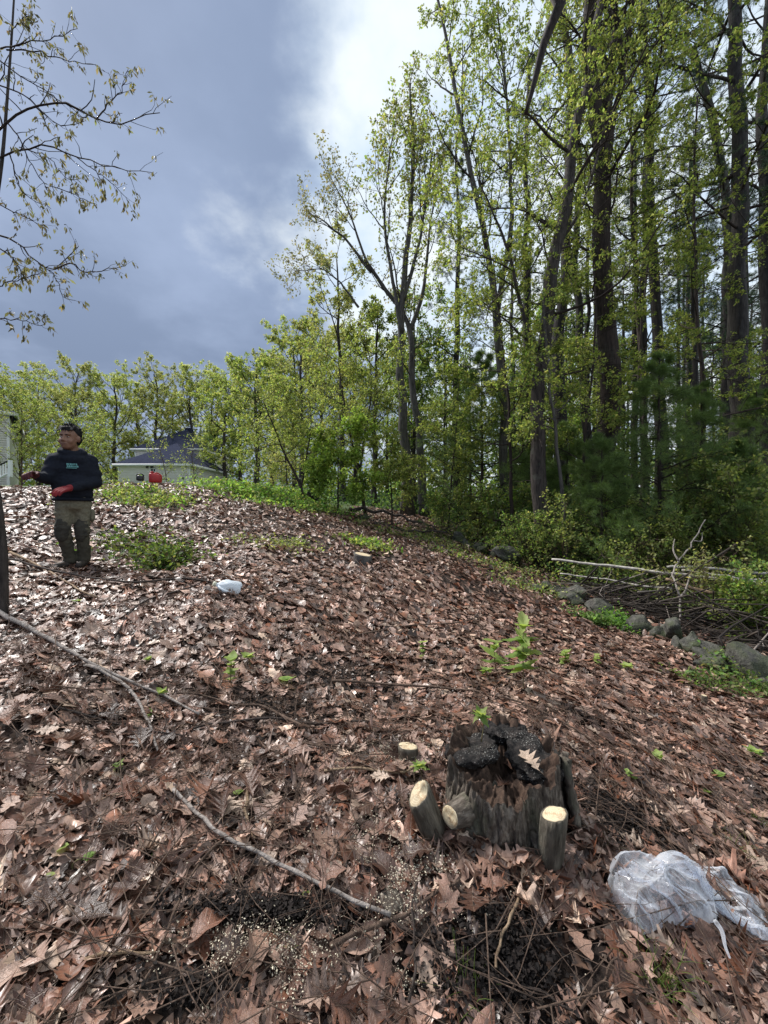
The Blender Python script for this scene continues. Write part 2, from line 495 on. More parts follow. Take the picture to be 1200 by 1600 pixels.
def rotmats(yaw, tilt, tiltdir, roll):
    """frames: leaf lies in the plane, spun by yaw, tipped by tilt about a random horizontal axis"""
    c, s = np.cos(yaw), np.sin(yaw); o_ = np.zeros_like(c); l_ = np.ones_like(c)
    Rz = np.stack([np.stack([c, -s, o_], -1), np.stack([s, c, o_], -1), np.stack([o_, o_, l_], -1)], -2)
    ax = np.stack([np.cos(tiltdir), np.sin(tiltdir), o_], -1)
    ct, st_ = np.cos(tilt)[:, None, None], np.sin(tilt)[:, None, None]
    K = np.zeros((len(yaw), 3, 3)); K[:, 0, 1] = -ax[:, 2]; K[:, 0, 2] = ax[:, 1]; K[:, 1, 0] = ax[:, 2]; K[:, 1, 2] = -ax[:, 0]; K[:, 2, 0] = -ax[:, 1]; K[:, 2, 1] = ax[:, 0]
    Rt = np.eye(3)[None] + st_ * K + (1 - ct) * (K @ K)
    return Rt @ Rz

def ramp_np(f):
    ps = [p for p, _ in LEAF_RAMP]; cs = np.array([c for _, c in LEAF_RAMP])
    return np.stack([np.interp(f, ps, cs[:, k]) for k in range(3)], -1)

def bare(x, y):
    """patches of dark, bare, scuffed soil where few leaves lie"""
    d = np.zeros_like(x)
    for (px, py, rx, ry) in BARE:
        d = np.maximum(d, np.clip(1.4 - np.hypot((x - px) / rx, (y - py) / ry), 0, 1))
    return d
BARE = []
for (px, py, wx_, wy_) in ((955, 1285, .30, .20), (785, 1515, .22, .15), (420, 1445, .34, .08), (640, 1520, .12, .08), (430, 1120, .6, .3), (520, 1055, .6, .4), (300, 1560, .25, .08), (270, 890, .35, .3), (660, 1330, .1, .05)):
    g = G(px, py); BARE.append((g[0], g[1], wx_, wy_))
STUMP_C = np.array((0.53, 1.70)); STUMP_R = 0.238

def litter(n, ymin, ymax, tmpls, smin, smax, tilt_s, zmax, r, keep_bare=0.06, cur=.58, pts=None):
    """scatter leaves in the wedge the camera sees"""
    if pts is None: yy = np.sqrt(r.uniform(ymin ** 2, ymax ** 2, n * 2)); xx = r.uniform(-1, 1, n * 2) * (yy * 1.06 + 0.25); zx = np.zeros(len(xx))
    else: xx, yy, zx = pts
    ok = np.ones(len(xx), bool)
    free = pts is not None
    # stay on the open slope: left of the wall line and short of the grass
    wl = np.interp(yy, WALL_Y, WALL_X)
    ok &= xx < wl + r.uniform(-.2, .9, len(xx)) * np.clip(yy / 4, .3, 2)
    ok &= (grass_mask(xx, yy) < r.uniform(0.05, .9, len(xx)))
    b = bare(xx, yy); ok &= (r.uniform(0, 1, len(xx)) > b * (1 - keep_bare))
    dens = 0.66 + 0.5 * fbm(xx * 1.7 + 3, yy * 1.7, o=3)
    ok &= r.uniform(0, 1, len(xx)) < dens
    ok &= np.hypot(xx - STUMP_C[0], yy - STUMP_C[1]) > STUMP_R * .95
    if free: ok[:] = True
    xx, yy, zx = xx[ok][:n], yy[ok][:n], zx[ok][:n]
    parts = []
    grp = r.integers(0, len(tmpls), len(xx))
    for gi, tp in enumerate(tmpls):
        T, F, UV = leaf_template(tp, stalk=0.16 if len(tp) > 10 else 0)
        s = grp == gi; m_ = int(s.sum())
        if not m_: continue
        L = r.uniform(smin, smax, m_)
        C = curl(T, m_, r, cur) * L[:, None, None]
        tilt = np.abs(r.normal(0, tilt_s, m_))
        R = rotmats(r.uniform(0, 6.28, m_), tilt, r.uniform(0, 6.28, m_), None)
        Vv = np.einsum('nij,nvj->nvi', R, C)
        base = np.stack([xx[s], yy[s], np.zeros(m_)], -1)
        e = 0.05
        hx = H(xx[s], yy[s]); base[:, 2] = hx + zx[s] + r.uniform(0.003, 1, m_) ** 1.5 * zmax
        gx = (H(xx[s] + e, yy[s]) - hx) / e; gy = (H(xx[s], yy[s] + e) - hx) / e
        Vv[:, :, 2] += Vv[:, :, 0] * gx[:, None] + Vv[:, :, 1] * gy[:, None]
        zmin = Vv[:, :, 2].min(1); base[:, 2] += np.clip(-zmin * .55, 0, .06)
        Vv += base[:, None, :]
        col = ramp_np(r.uniform(0, 1, m_)) * (1.0 if ymin < 2 else .98) * np.exp(r.normal(0, .36, (m_, 1)))
        nv = len(T)
        Fa = (F[None] + (np.arange(m_) * nv)[:, None, None]).reshape(-1, 4)
        parts.append((Vv.reshape(-1, 3), [Fa], np.repeat(col, nv, 0), np.tile(UV, (m_, 1))))
    Vs, Fs, Cs = join_parts([(a, b, c) for a, b, c, _ in parts])
    return Vs, Fs, Cs, np.concatenate([q[3] for q in parts])
# the line of the stone wall (ground x as a function of distance)
_wp = np.array([G(px, py)[:2] for px, py in ((1190, 1120), (1165, 1070), (1100, 1025), (1040, 1000), (940, 962), (880, 940), (850, 925), (790, 885), (710, 850), (660, 828))])
_wp = _wp[np.argsort(_wp[:, 1])]
WALL_Y = np.concatenate([[0, 3], _wp[:, 1], [20]]); WALL_X = np.concatenate([[6, 4.8], _wp[:, 0], [_wp[-1, 0]]])
r_ = np.random.default_rng(11)
bits = [litter(7600, .72, 2.3, [RED_OAK, RED_OAK, WHITE_OAK, MAPLE, BEECH], .045, .105, .20, .028, r_),
        litter(11500, 2.2, 3.7, [MID1, MID1, MAPLE2, MID2], .06, .125, .18, .03, r_, cur=.45), litter(14500, 3.6, 5.6, [MID3, MID3, MID2, FAR1], .06, .13, .23, .04, r_, cur=.45),
        litter(42000, 5.4, 14.5, [FAR2, FAR0], .065, .135, .38, .05, r_, .6)]
an_ = r_.uniform(math.radians(-175), math.radians(10), 420); q_ = r_.uniform(0, 1, 420) ** 1.3
rr_ = STUMP_R * (1.12 + .75 * q_)
bits.append(litter(420, 0, 0, [RED_OAK, WHITE_OAK, MAPLE, BEECH], .06, .11, .45, .03, r_, pts=(STUMP_C[0] + rr_ * np.cos(an_), STUMP_C[1] + rr_ * np.sin(an_), .045 * (1 - q_) ** 1.5 * r_.uniform(.1, 1, 420))))
Vs, Fs, Cs = join_parts([(b[0], b[1], b[2]) for b in bits])
UVs = np.concatenate([b[3] for b in bits])
ll = link('leaf_litter', mk_mesh('leaf_litter', Vs, Fs, True, col=Cs, uv=UVs), M['dead_leaf'])
tag(ll, 'thick layer of wet brown oak leaves covering the slope', 'leaf litter', kind='stuff')
# ragged crumbs of leaf and humus between the leaves
def crumbs(n, ymin, ymax, s0, s1, r, colf, zmax=.02, where=None):
    if where is None:
        yy = np.sqrt(r.uniform(ymin ** 2, ymax ** 2, n)); xx = r.uniform(-1, 1, n) * (yy * 1.05 + .2)
    else:
        xx, yy = where
    n = len(xx)
    s = r.uniform(s0, s1, n)
    R = rotmats(r.uniform(0, 6.28, n), np.abs(r.normal(0, .6, n)), r.uniform(0, 6.28, n), None)
    q = np.array([(-.5, -.3, 0), (.5, -.25, .1), (.4, .3, 0), (-.45, .35, .12)])[None] + r.normal(0, .13, (n, 4, 3))
    Vv = np.einsum('nij,nvj->nvi', R, q * s[:, None, None])
    Vv += np.stack([xx, yy, H(xx, yy) + r.uniform(.003, zmax, n)], -1)[:, None, :]
    F = np.arange(n * 4).reshape(-1, 4)
    return Vv.reshape(-1, 3), [F], np.repeat(colf(n, r), 4, 0)
Vc, Fc, Cc = crumbs(26000, .75, 4.0, .012, .04, r_, lambda n, r: ramp_np(r.uniform(0, .6, n)) * .5, .02)
lc = link('leaf_crumbs', mk_mesh('leaf_crumbs', Vc, Fc, False, col=Cc, uv=np.zeros((len(Vc), 2)) + .3), M['dead_leaf'])
tag(lc, 'broken scraps of dead leaves between the whole leaves', 'leaf litter', kind='stuff')

# the 300 largest leaves in the foreground, one object each
proto = []
for k in range(14):
    tp = [RED_OAK, WHITE_OAK, RED_OAK, MAPLE, RED_OAK, BEECH][k % 6]
    T, F, UV = leaf_template(tp, stalk=.18)
    C = curl(T, 1, r_, .5)[0]
    me = mk_mesh('fallen_leaf', C, [F], True, uv=UV)
    me.materials.append(M['dead_leaf_single'])
    proto.append(me)
k = 0
while k < 300:
    y = math.sqrt(random.uniform(.85 ** 2, 2.15 ** 2)); x = random.uniform(-1, 1) * (y * 1.0)
    if math.hypot(x - STUMP_C[0], y - STUMP_C[1]) < STUMP_R * 1.1: continue
    if bare(np.array([x]), np.array([y]))[0] > random.uniform(.1, .9): continue
    hz = h1(x, y); gx = (h1(x + .06, y) - hz) / .06; gy = (h1(x, y + .06) - hz) / .06
    ob = bpy.data.objects.new('fallen_leaf', random.choice(proto))
    COL.objects.link(ob)
    L = random.uniform(.08, .142)
    nrmv = Vector((-gx + random.gauss(0, .3), -gy + random.gauss(0, .3) - .08, 1)).normalized()
    q = nrmv.to_track_quat('Z', 'Y') @ Euler((0, 0, random.uniform(0, 6.28))).to_quaternion()
    ob.rotation_euler = q.to_euler(); ob.scale = (L, L, L)
    ob.location = (x, y, hz + random.uniform(.018, .055))
    ob.parent = ground
    k += 1

m, t, o = mat('sawdust'); a = N(t, 'ShaderNodeAttribute', attribute_name='Col'); p = pbsdf(t, a.outputs['Color'], .8, .2); lk(t, p.outputs[0], o.inputs[0]); M['col'] = m
# black humus where the soil is scuffed bare
bx_, by_ = [], []
for (px, py, wx_, wy_, n_) in ((955, 1285, .12, .08, 3200), (785, 1510, .09, .06, 2800), (420, 1442, .14, .025, 2200), (300, 1565, .08, .02, 500), (700, 1560, .05, .05, 400), (440, 1110, .28, .10, 1200), (520, 1060, .25, .12, 900), (160, 1135, .1, .04, 400)):
    g = G(px, py); bx_.append(r_.normal(g[0], wx_, n_)); by_.append(r_.normal(g[1], wy_, n_))
Vc, Fc, Cc = crumbs(0, 0, 0, .004, .017, r_, lambda n, r: np.array((.012, .009, .008)) * r.uniform(.4, 1.8, (n, 1)), .05, (np.concatenate(bx_), np.concatenate(by_)))
bs = link('black_soil', mk_mesh('black_soil', Vc, Fc, False, col=Cc), M['col'])
tag(bs, 'patches of bare black humus between the leaves', 'soil', kind='stuff')
# pale sawdust and wood chips round the fresh cuts
def blob_pts(px, py, sx_, sy_, n, r):
    g = G(px, py); return r.normal(g[0], sx_, n), r.normal(g[1], sy_, n)
ws = [blob_pts(*a, r_) for a in ((640, 1400, .10, .07, 3400), (600, 1340, .16, .10, 1800), (600, 1190, .13, .08, 5200), (430, 1500, .16, .05, 2200), (640, 1180, .05, .04, 1500), (390, 1540, .12, .05, 1500), (560, 1560, .12, .04, 1200), (800, 1385, .13, .08, 700), (520, 1290, .3, .2, 1200))]
xx = np.concatenate([w[0] for w in ws]); yy = np.concatenate([w[1] for w in ws])
kk = fbm(xx * 13, yy * 13, o=3) + r_.normal(0, .12, len(xx)) > .2; xx, yy = xx[kk], yy[kk]
Vc, Fc, Cc = crumbs(0, 0, 0, .0014, .0056, r_, lambda n, r: np.array((.62, .55, .42)) * r.uniform(.5, 1.15, (n, 1)), .055, (xx, yy))
sd = link('sawdust', mk_mesh('sawdust', Vc, Fc, False, col=Cc), M['col'])
tag(sd, 'pale sawdust and wood chips sprinkled round the cut stems', 'sawdust', kind='stuff')

# ------------------------------------------------------------------ branches and twigs on the ground
def ground_poly(pix, lift=.012):
    return np.array([G(px, py, lift) for px, py in pix])
def stick(name, pix, wpx0, wpx1, material, label, cat='branch', lift=.02, forks=(), group=None, jitter=.003):
    P = resample(ground_poly(pix, lift), max(10, len(pix) * 5))
    z = H(P[:, 0], P[:, 1]) + lift
    P[:, 2] = np.maximum(P[:, 2], z) * .5 + .5 * (np.convolve(np.pad(P[:, 2], 3, 'edge'), np.ones(7) / 7, 'valid'))
    P += r_.normal(0, jitter, P.shape) * np.array((1, 1, .5))
    P = resample(P[::2], len(P))
    d = P[:, 1]
    R = np.linspace(wpx0, wpx1, len(P)) * .40 / 600 * d
    R = R * (1 + .12 * np.sin(np.arange(len(R)) * 1.7))
    root = empty(name, P[0], label, cat, group)
    V, F = tubes(P[None], R[None], 7)
    link('stem', mk_mesh('stem', V, F), material, root)
    if forks:
        for fp, a0, a1 in forks:
            Q_ = resample(ground_poly(fp, lift), 12) + r_.normal(0, .004, (12, 3))
            V, F = tubes(Q_[None], (np.linspace(a0, a1, 12) * .5 / 600 * Q_[:, 1].mean())[None], 5)
            link('side_twig', mk_mesh('side_twig', V, F), material, root)
    return root

STICKS = [
    ('branch', [(-40, 945), (0, 967), (60, 1002), (150, 1052), (200, 1078), (260, 1102), (310, 1132)], 11, 4, 'twig_pale', 'long pale bare branch slanting in from the left edge below the person',
     [([(140, 1050), (190, 1080), (215, 1110), (235, 1150), (245, 1190)], 6, 3)], .05),
    ('branch', [(270, 1250), (305, 1290), (350, 1330), (420, 1366), (500, 1406), (570, 1440), (612, 1460)], 7, 8, 'twig_pale', 'pale grey curved branch lying across the foreground leaves',
     [], .05),
    ('branch', [(515, 1500), (560, 1482), (610, 1462), (655, 1435), (720, 1395)], 11, 5, 'twig_brown', 'short brown branch crossing the end of the curved pale branch', [], .04),
    ('branch', [(606, 1456), (680, 1495), (760, 1540), (830, 1572), (900, 1606)], 7, 4, 'twig_dark', 'dark thin branch running down to the bottom edge under the stump', [], .035),
    ('stick', [(820, 1418), (800, 1455), (783, 1495), (772, 1550)], 6, 5, 'twig_tan', 'pale straight stick standing by the dark hollow below the stump', [], .05),
    ('twig', [(346, 1331), (310, 1372), (287, 1410), (250, 1508), (204, 1600)], 5, 5, 'twig_brown', 'brown twig running from the curved pale branch down to the bottom edge', [], .04),
    ('twig', [(300, 1150), (365, 1138), (430, 1134), (500, 1142), (580, 1140)], 4, 6, 'twig_dark', 'dark nearly level twig left of the stump and above the curved pale branch', [], .04),
    ('twig', [(520, 1074), (590, 1080), (680, 1086), (780, 1100), (860, 1130), (940, 1182), (1015, 1265)], 5, 3, 'twig_brown', 'long thin twig arching over the leaves behind the stump', [], .05),
    ('twig', [(15, 868), (60, 892), (120, 928), (165, 950)], 5, 3, 'twig_tan', 'short pale twig lying just below the feet of the person', [], .05),
    ('twig', [(10, 882), (100, 906), (190, 921), (270, 917), (338, 921), (344, 950)], 4, 4, 'twig_dark', 'dark twig reaching right to the white jug with its end bent down', [], .07),
    ('twig', [(60, 1112), (130, 1130), (200, 1150), (300, 1163)], 5, 3, 'twig_dark', 'dark twig under the long pale branch near the left edge', [], .04),
    ('twig', [(470, 1172), (540, 1182), (600, 1168), (640, 1150)], 4, 3, 'twig_brown', 'brown twig leading to the white topped stub', [], .04),
    ('twig', [(505, 1222), (560, 1218), (620, 1226), (648, 1216)], 5, 5, 'twig_tan', 'tan twig ending at the left cut sprout of the stump', [], .05),
    ('twig', [(480, 1150), (420, 1120), (360, 1110), (300, 1095), (255, 1098)], 6, 3, 'twig_brown', 'brown twig meeting the tip of the long pale branch', [], .04),
    ('twig', [(270, 1300), (240, 1340), (180, 1370), (120, 1395)], 4, 3, 'twig_brown', 'brown twig left of the upper end of the curved pale branch', [], .03),
    ('twig', [(120, 1520), (190, 1508), (245, 1504)], 8, 5, 'twig_tan', 'short tan twig low in the left foreground', [], .03),
    ('twig', [(640, 1596), (648, 1520), (644, 1440), (652, 1400)], 6, 4, 'twig_dark', 'dark upright looking twig at bottom centre crossing the brown branch', [], .05),
    ('twig', [(500, 1600), (492, 1540), (480, 1500)], 5, 4, 'twig_brown', 'short brown twig at the bottom edge left of centre', [], .03),
    ('twig', [(390, 1240), (384, 1290), (398, 1325)], 7, 5, 'twig_tan', 'short tan stick just above the curved pale branch', [], .03),
    ('twig', [(525, 1256), (535, 1240), (546, 1230)], 9, 8, 'twig_tan', 'stubby tan stick left of the cut sprouts', [], .03),
    ('twig', [(900, 1150), (930, 1190), (975, 1235), (1000, 1290)], 3, 3, 'twig_brown', 'thin brown twig right of the stump above the bag', [], .03),
    ('twig', [(555, 1000), (640, 985), (735, 975), (760, 935)], 3, 2, 'twig_brown', 'thin brown twig on the open leaves with its tip sticking up', [], .05),
    ('twig', [(180, 1010), (220, 950), (300, 925), (370, 898)], 4, 2, 'twig_dark', 'dark twig slanting up past the left side of the white jug', [], .05),
    ('twig', [(70, 1450), (130, 1400), (195, 1345), (230, 1330)], 4, 2, 'twig_dark', 'dark twig in the lower left pointing to the three leaved seedling', [], .03),
    ('twig', [(1190, 1590), (1140, 1550), (1100, 1500), (1085, 1480)], 4, 3, 'twig_dark', 'dark twig below the plastic bag at the right', [], .03),
    ('twig', [(905, 1600), (940, 1550), (965, 1510)], 5, 4, 'twig_brown', 'brown twig at the bottom edge below the plastic bag', [], .03),
]
for nm, pix, a, b, mt, lab, fk, lf in STICKS:
    stick(nm, pix, a, b, M[mt], lab, nm, lf, fk)

def twig_mess(n, ymin, ymax, r, rad, Ls):
    yy = np.sqrt(r.uniform(ymin ** 2, ymax ** 2, n)); xx = r.uniform(-1, 1, n) * yy
    wl = np.interp(yy, WALL_Y, WALL_X); k_ = xx < wl; xx, yy = xx[k_], yy[k_]; n = len(xx)
    ang = r.uniform(0, 6.28, n); L = r.uniform(*Ls, n)
    tt = np.linspace(-.5, .5, 5)
    bend = r.normal(0, .25, n)
    lx = tt[None] * L[:, None]; ly = (tt[None] ** 2) * (bend * L)[:, None]
    X = xx[:, None] + lx * np.cos(ang)[:, None] - ly * np.sin(ang)[:, None]
    Y = yy[:, None] + lx * np.sin(ang)[:, None] + ly * np.cos(ang)[:, None]
    Z = H(X, Y) + r.uniform(.028, .085, (n, 1)) + tt[None] * (r.normal(0, .12, n) * L)[:, None]
    R = r.uniform(*rad, (n, 1)) * np.linspace(1.2, .6, 5)[None]
    return tubes(np.stack([X, Y, Z], -1), R, 4)
bits = [twig_mess(170, .95, 3.6, r_, (.0013, .0028), (.35, .95)), twig_mess(1400, .8, 2.7, r_, (.0008, .0024), (.06, .45)), twig_mess(1500, 2.5, 9, r_, (.0014, .0036), (.10, .7))]
V, F, C = join_parts([(b[0], b[1], None) for b in bits])
tm = link('twig_litter', mk_mesh('twig_litter', V, F), M['twig_brown'])
tag(tm, 'thin broken twigs strewn all through the leaf litter', 'twigs', kind='stuff')

# ------------------------------------------------------------------ tree growing
def children_of(P, R, n, t0, t1, Lf, ang, npts, r, up=0.0, wob=.18, rf=.55, rtip=.25, rmin=.003, flat=0.0, angs=.2, az=None):
    """n side branches on every centre line of P (B,k,3)"""
    B, k_, _ = P.shape
    t = (np.arange(n)[None] + r.uniform(.1, .9, (B, n))) / n * (t1 - t0) + t0
    f = t * (k_ - 1); i = np.minimum(f.astype(int), k_ - 2); w = (f - i)[..., None]
    bi = np.arange(B)[:, None]
    st_ = P[bi, i] * (1 - w) + P[bi, i + 1] * w
    T = nrm(P[bi, i + 1] - P[bi, i])
    r0 = (R[bi, i] * (1 - w[..., 0]) + R[bi, i + 1] * w[..., 0]) * rf
    a = r.uniform(0, 6.28, (B, 1)) + np.arange(n)[None] * 2.39996 + r.normal(0, .35, (B, n)) if az is None else az(t, r)
    ref = np.where(np.abs(T[..., 2:3]) > .8, np.array((1.0, 0, 0)), np.array((0, 0, 1.0)))
    U = nrm(np.cross(T, ref)); W_ = np.cross(T, U)
    perp = U * np.cos(a)[..., None] + W_ * np.sin(a)[..., None]
    if flat:
        perp[..., 2] *= (1 - flat); perp = nrm(perp)
    an = ang + r.normal(0, angs, (B, n))
    D = nrm(T * np.cos(an)[..., None] + perp * np.sin(an)[..., None])
    plen = np.linalg.norm(np.diff(P, axis=1), axis=-1).sum(1)[:, None]
    L = Lf(t, plen) * r.uniform(.65, 1.25, (B, n))
    D = D.reshape(-1, 3); st_ = st_.reshape(-1, 3); L = L.reshape(-1); r0 = r0.reshape(-1)
    pts = [st_]
    for s in range(npts - 1):
        D = nrm(D + r.normal(0, wob, D.shape) + np.array((0, 0, up)))
        pts.append(pts[-1] + D * (L / (npts - 1))[:, None])
    P2 = np.stack(pts, 1)
    r0 = np.maximum(np.minimum(r0, L * .013 + .004), rmin)
    R2 = r0[:, None] * np.linspace(1, rtip, npts)[None]
    return P2, np.maximum(R2, rmin * .6)

def anchors(P, n, t0, r):
    B, k_, _ = P.shape
    t = r.uniform(t0, 1, (B, n)); f = t * (k_ - 1); i = np.minimum(f.astype(int), k_ - 2); w = (f - i)[..., None]
    bi = np.arange(B)[:, None]
    return (P[bi, i] * (1 - w) + P[bi, i + 1] * w).reshape(-1, 3), nrm(P[bi, i + 1] - P[bi, i]).reshape(-1, 3)

def leaves(A, D, per, size, col, r, droop=0.0, spread=.6, flat=.3, wid=.3, jit=.06, cvar=.25):
    """small leaf blades (one folded quad each) round anchor points"""
    A = np.repeat(A, per, 0); D = np.repeat(D, per, 0); n = len(A)
    ax = nrm(D * .5 + r.normal(0, spread, (n, 3)) + np.array((0, 0, -droop)))
    nr = r.normal(0, 1, (n, 3)); nr[:, 2] = np.abs(nr[:, 2]) + flat * 3
    sd_ = nrm(np.cross(ax, nr))
    up_ = np.cross(sd_, ax)
    L = r.uniform(.65, 1.3, n)[:, None] * size
    b = A + r.normal(0, jit, (n, 3))
    V = np.stack([b, b + ax * L * .5 + sd_ * L * wid + up_ * L * .06, b + ax * L, b + ax * L * .5 - sd_ * L * wid + up_ * L * .06], 1)
    c = np.array(col)
    if c.ndim == 2: c = c[r.integers(0, len(c), n)]
    cc = c * (1 + r.normal(0, cvar, (n, 1))) * (1 + r.normal(0, .06, (n, 3)))
    return V.reshape(-1, 3), [np.arange(n * 4).reshape(-1, 4)], np.repeat(np.clip(cc, .005, .6), 4, 0)

def needles(A, D, per, size, col, r, wid=.035, cvar=.25, jit=.02, lean=.9):
    A = np.repeat(A, per, 0); D = np.repeat(D, per, 0); n = len(A)
    ax = nrm(D * lean + r.normal(0, .55, (n, 3)))
    sd_ = nrm(np.cross(ax, r.normal(0, 1, (n, 3))))
    L = r.uniform(.7, 1.25, n)[:, None] * size
    b = A + r.normal(0, jit, (n, 3))
    V = np.stack([b - sd_ * L * wid * .5, b + sd_ * L * wid * .5, b + ax * L], 1)
    c = np.array(col)
    if c.ndim == 2: c = c[r.integers(0, len(c), n)]
    cc = c * (1 + r.normal(0, cvar, (n, 1)))
    return V.reshape(-1, 3), [np.arange(n * 3).reshape(-1, 3)], np.repeat(np.clip(cc, .004, .5), 3, 0)

YG = np.array([(.23, .28, .085), (.29, .325, .115), (.18, .235, .07), (.31, .33, .145), (.15, .205, .065)])
OLIVE = np.array([(.24, .26, .10), (.30, .31, .14), (.19, .22, .08), (.32, .31, .17)])
FRESH = np.array([(.14, .27, .05), (.17, .30, .07), (.11, .22, .045)])
GREEN = np.array([(.11, .20, .05), (.15, .25, .07), (.19, .28, .08), (.095, .16, .05)])
PINE = np.array([(.035, .07, .042), (.05, .09, .05), (.065, .11, .058), (.028, .055, .038)])
YPINE = np.array([(.13, .205, .06), (.165, .24, .07), (.105, .175, .055)])
GREYL = np.array([(.19, .18, .115), (.24, .22, .15), (.15, .15, .085)])

def part_mesh(root, name, bits, material):
    if not bits: return None
    V, F, C = join_parts(bits)
    return link(name, mk_mesh(name, V, F, True, col=C), material, root)

def trunk_tube(P, R, k=12, r=None, rough=.05):
    V, F = tubes(P[None], R[None], k)
    n = len(P)
    if r is not None:
        Vr = V.reshape(n, k, 3); c = P[:, None, :]
        a = np.arange(k)
        nz = fbm(np.repeat(a[None] * .9, n, 0), np.repeat(np.arange(n)[:, None] * .35, k, 1) + r.uniform(0, 99), o=3)
        Vr = c + (Vr - c) * (1 + rough * 2 * nz[..., None])
        V = Vr.reshape(-1, 3)
    return V, F

LEAFK = 2.6
def tree(name, label, trunk, r0, r1, wood, seed, group=None, cat='tree', leaders=(), t0=.35, n1=16, L1=3.0, a1=.9, up1=.05, shape='round',
         n2=7, L2=.38, a2=.75, n3=4, L3=.4, up=0.03, leaf=None, leaf_n=3, leaf_per=3, leaf_size=.06, leaf_col=YG, droop=.2, flat1=0.0, flare=1.5,
         needle=False, needle_size=.1, needle_wid=.04, lmat='leaf', sides=12, wob=.16, az=None, bare_from=0.0, jit=.06, lflat=.3, lwid=.3, dead=0):
    r = np.random.default_rng(seed)
    P0 = resample(trunk, 16)
    P0[1:-1] += r.normal(0, r0 * .22, (14, 3)) * np.array((1, 1, .2))
    P0 = resample(P0, 26)
    R0 = np.linspace(r0, r1, 26)
    R0[:3] *= np.array((flare, 1 + (flare - 1) * .35, 1 + (flare - 1) * .1))
    root = empty(name, P0[0], label, cat, group)
    tb = [(*trunk_tube(P0, R0, sides, r), None)]
    P1s, R1s = [P0], [R0]
    for lp, ra, rb in leaders:
        q = resample(lp, 26); q[1:-1] += r.normal(0, ra * .2, (24, 3)); q = resample(q[::2], 26)
        rr = np.linspace(ra, rb, 26)
        tb.append((*trunk_tube(q, rr, max(7, sides - 3), r), None))
        P1s.append(q); R1s.append(rr)
    part_mesh(root, 'trunk', tb, wood)
    P = np.stack(P1s); R = np.stack(R1s)
    if shape == 'round': f1 = lambda t, pl: L1 * (1.05 - .75 * np.abs((t - t0) / (1 - t0) - .35))
    elif shape == 'cone': f1 = lambda t, pl: L1 * (1.08 - (t - t0) / (1 - t0))
    elif shape == 'vase': f1 = lambda t, pl: L1 * (.6 + .5 * (1 - t))
    else: f1 = lambda t, pl: L1 * np.ones_like(t)
    Pa, Ra = children_of(P, R, n1, t0, 1, f1, a1, 8, r, up1, wob, .5, .3, .006, flat1, az=az)
    Pb, Rb = children_of(Pa, Ra, n2, .22, 1, lambda t, pl: pl * L2 * (1.15 - .6 * t), a2, 5, r, up, wob * 1.1, .6, .35, .004, flat1 * .8)
    lim = [(*tubes(Pa, Ra, 5, False), None), (*tubes(Pb, Rb, 3, False), None)]
    last = Pb
    if n3:
        Pc, Rc = children_of(Pb, Rb, n3, .2, 1, lambda t, pl: pl * L3 * (1.1 - .5 * t) + .05, .7, 3, r, up, wob * 1.2, .6, .4, .0028, flat1 * .6)
        lim.append((*tubes(Pc, Rc, 3, False), None)); last = Pc
    if dead:
        Pd, Rd = children_of(P[:1], R[:1], dead, .12, t0 + .1, lambda t, pl: np.full_like(t, L1 * .35), 1.35, 5, r, -.03, .15, .25, .3, .005)
        lim.append((*tubes(Pd, Rd, 4, False), None))
    tag(part_mesh(root, 'branches', lim, wood if r0 < .09 else M['twig_dark']), kind='stuff')
    A, D = anchors(last, leaf_n if needle else max(1, leaf_n - 1), .25 if needle else .7, r)
    A2, D2 = anchors(Pb, max(1, leaf_n // 2), .6, r)
    A = np.concatenate([A, A2]); D = np.concatenate([D, D2])
    if bare_from:
        kk = r.uniform(0, 1, len(A)) > bare_from; A, D = A[kk], D[kk]
    if needle: b_ = needles(A, D, leaf_per, needle_size, leaf_col, r, needle_wid)
    else: b_ = leaves(A, D, int(math.ceil(leaf_per * LEAFK)), leaf_size * 1.15, leaf_col, r, droop, jit=leaf_size * .5, flat=lflat, wid=lwid)
    tag(part_mesh(root, 'crown', [b_], M['needle'] if needle else M['leaf']), kind='stuff')
    return root

def copy_tree(root, loc, rz, sc, label, group):
    c = root.copy(); COL.objects.link(c)
    c.location = tuple(float(v) for v in loc); c.rotation_euler = (0, 0, rz); c.scale = (sc, sc, sc)
    c['label'] = label; c['group'] = group
    for ch in root.children:
        d = ch.copy(); COL.objects.link(d); d.parent = c
    return c

def tp(pix, y, base=True):
    """trunk line from photo pixels at distance y (dy lets it lean); its foot set on the ground"""
    P = np.array([PX(a, b, y + (c[0] if c else 0)) for a, b, *c in pix])
    if base: P[0, 2] = h1(P[0, 0], P[0, 1]) - .05
    return P

def up_from(px, y, h, lean=(0, 0), curve=.0):
    x = (px - 600) / 600 * y; z = h1(x, y) - .05
    return np.array([(x, y, z), (x + lean[0] * .35 + curve, y + lean[1] * .35, z + h * .35), (x + lean[0] * .7 - curve, y + lean[1] * .7, z + h * .7), (x + lean[0], y + lean[1], z + h)])

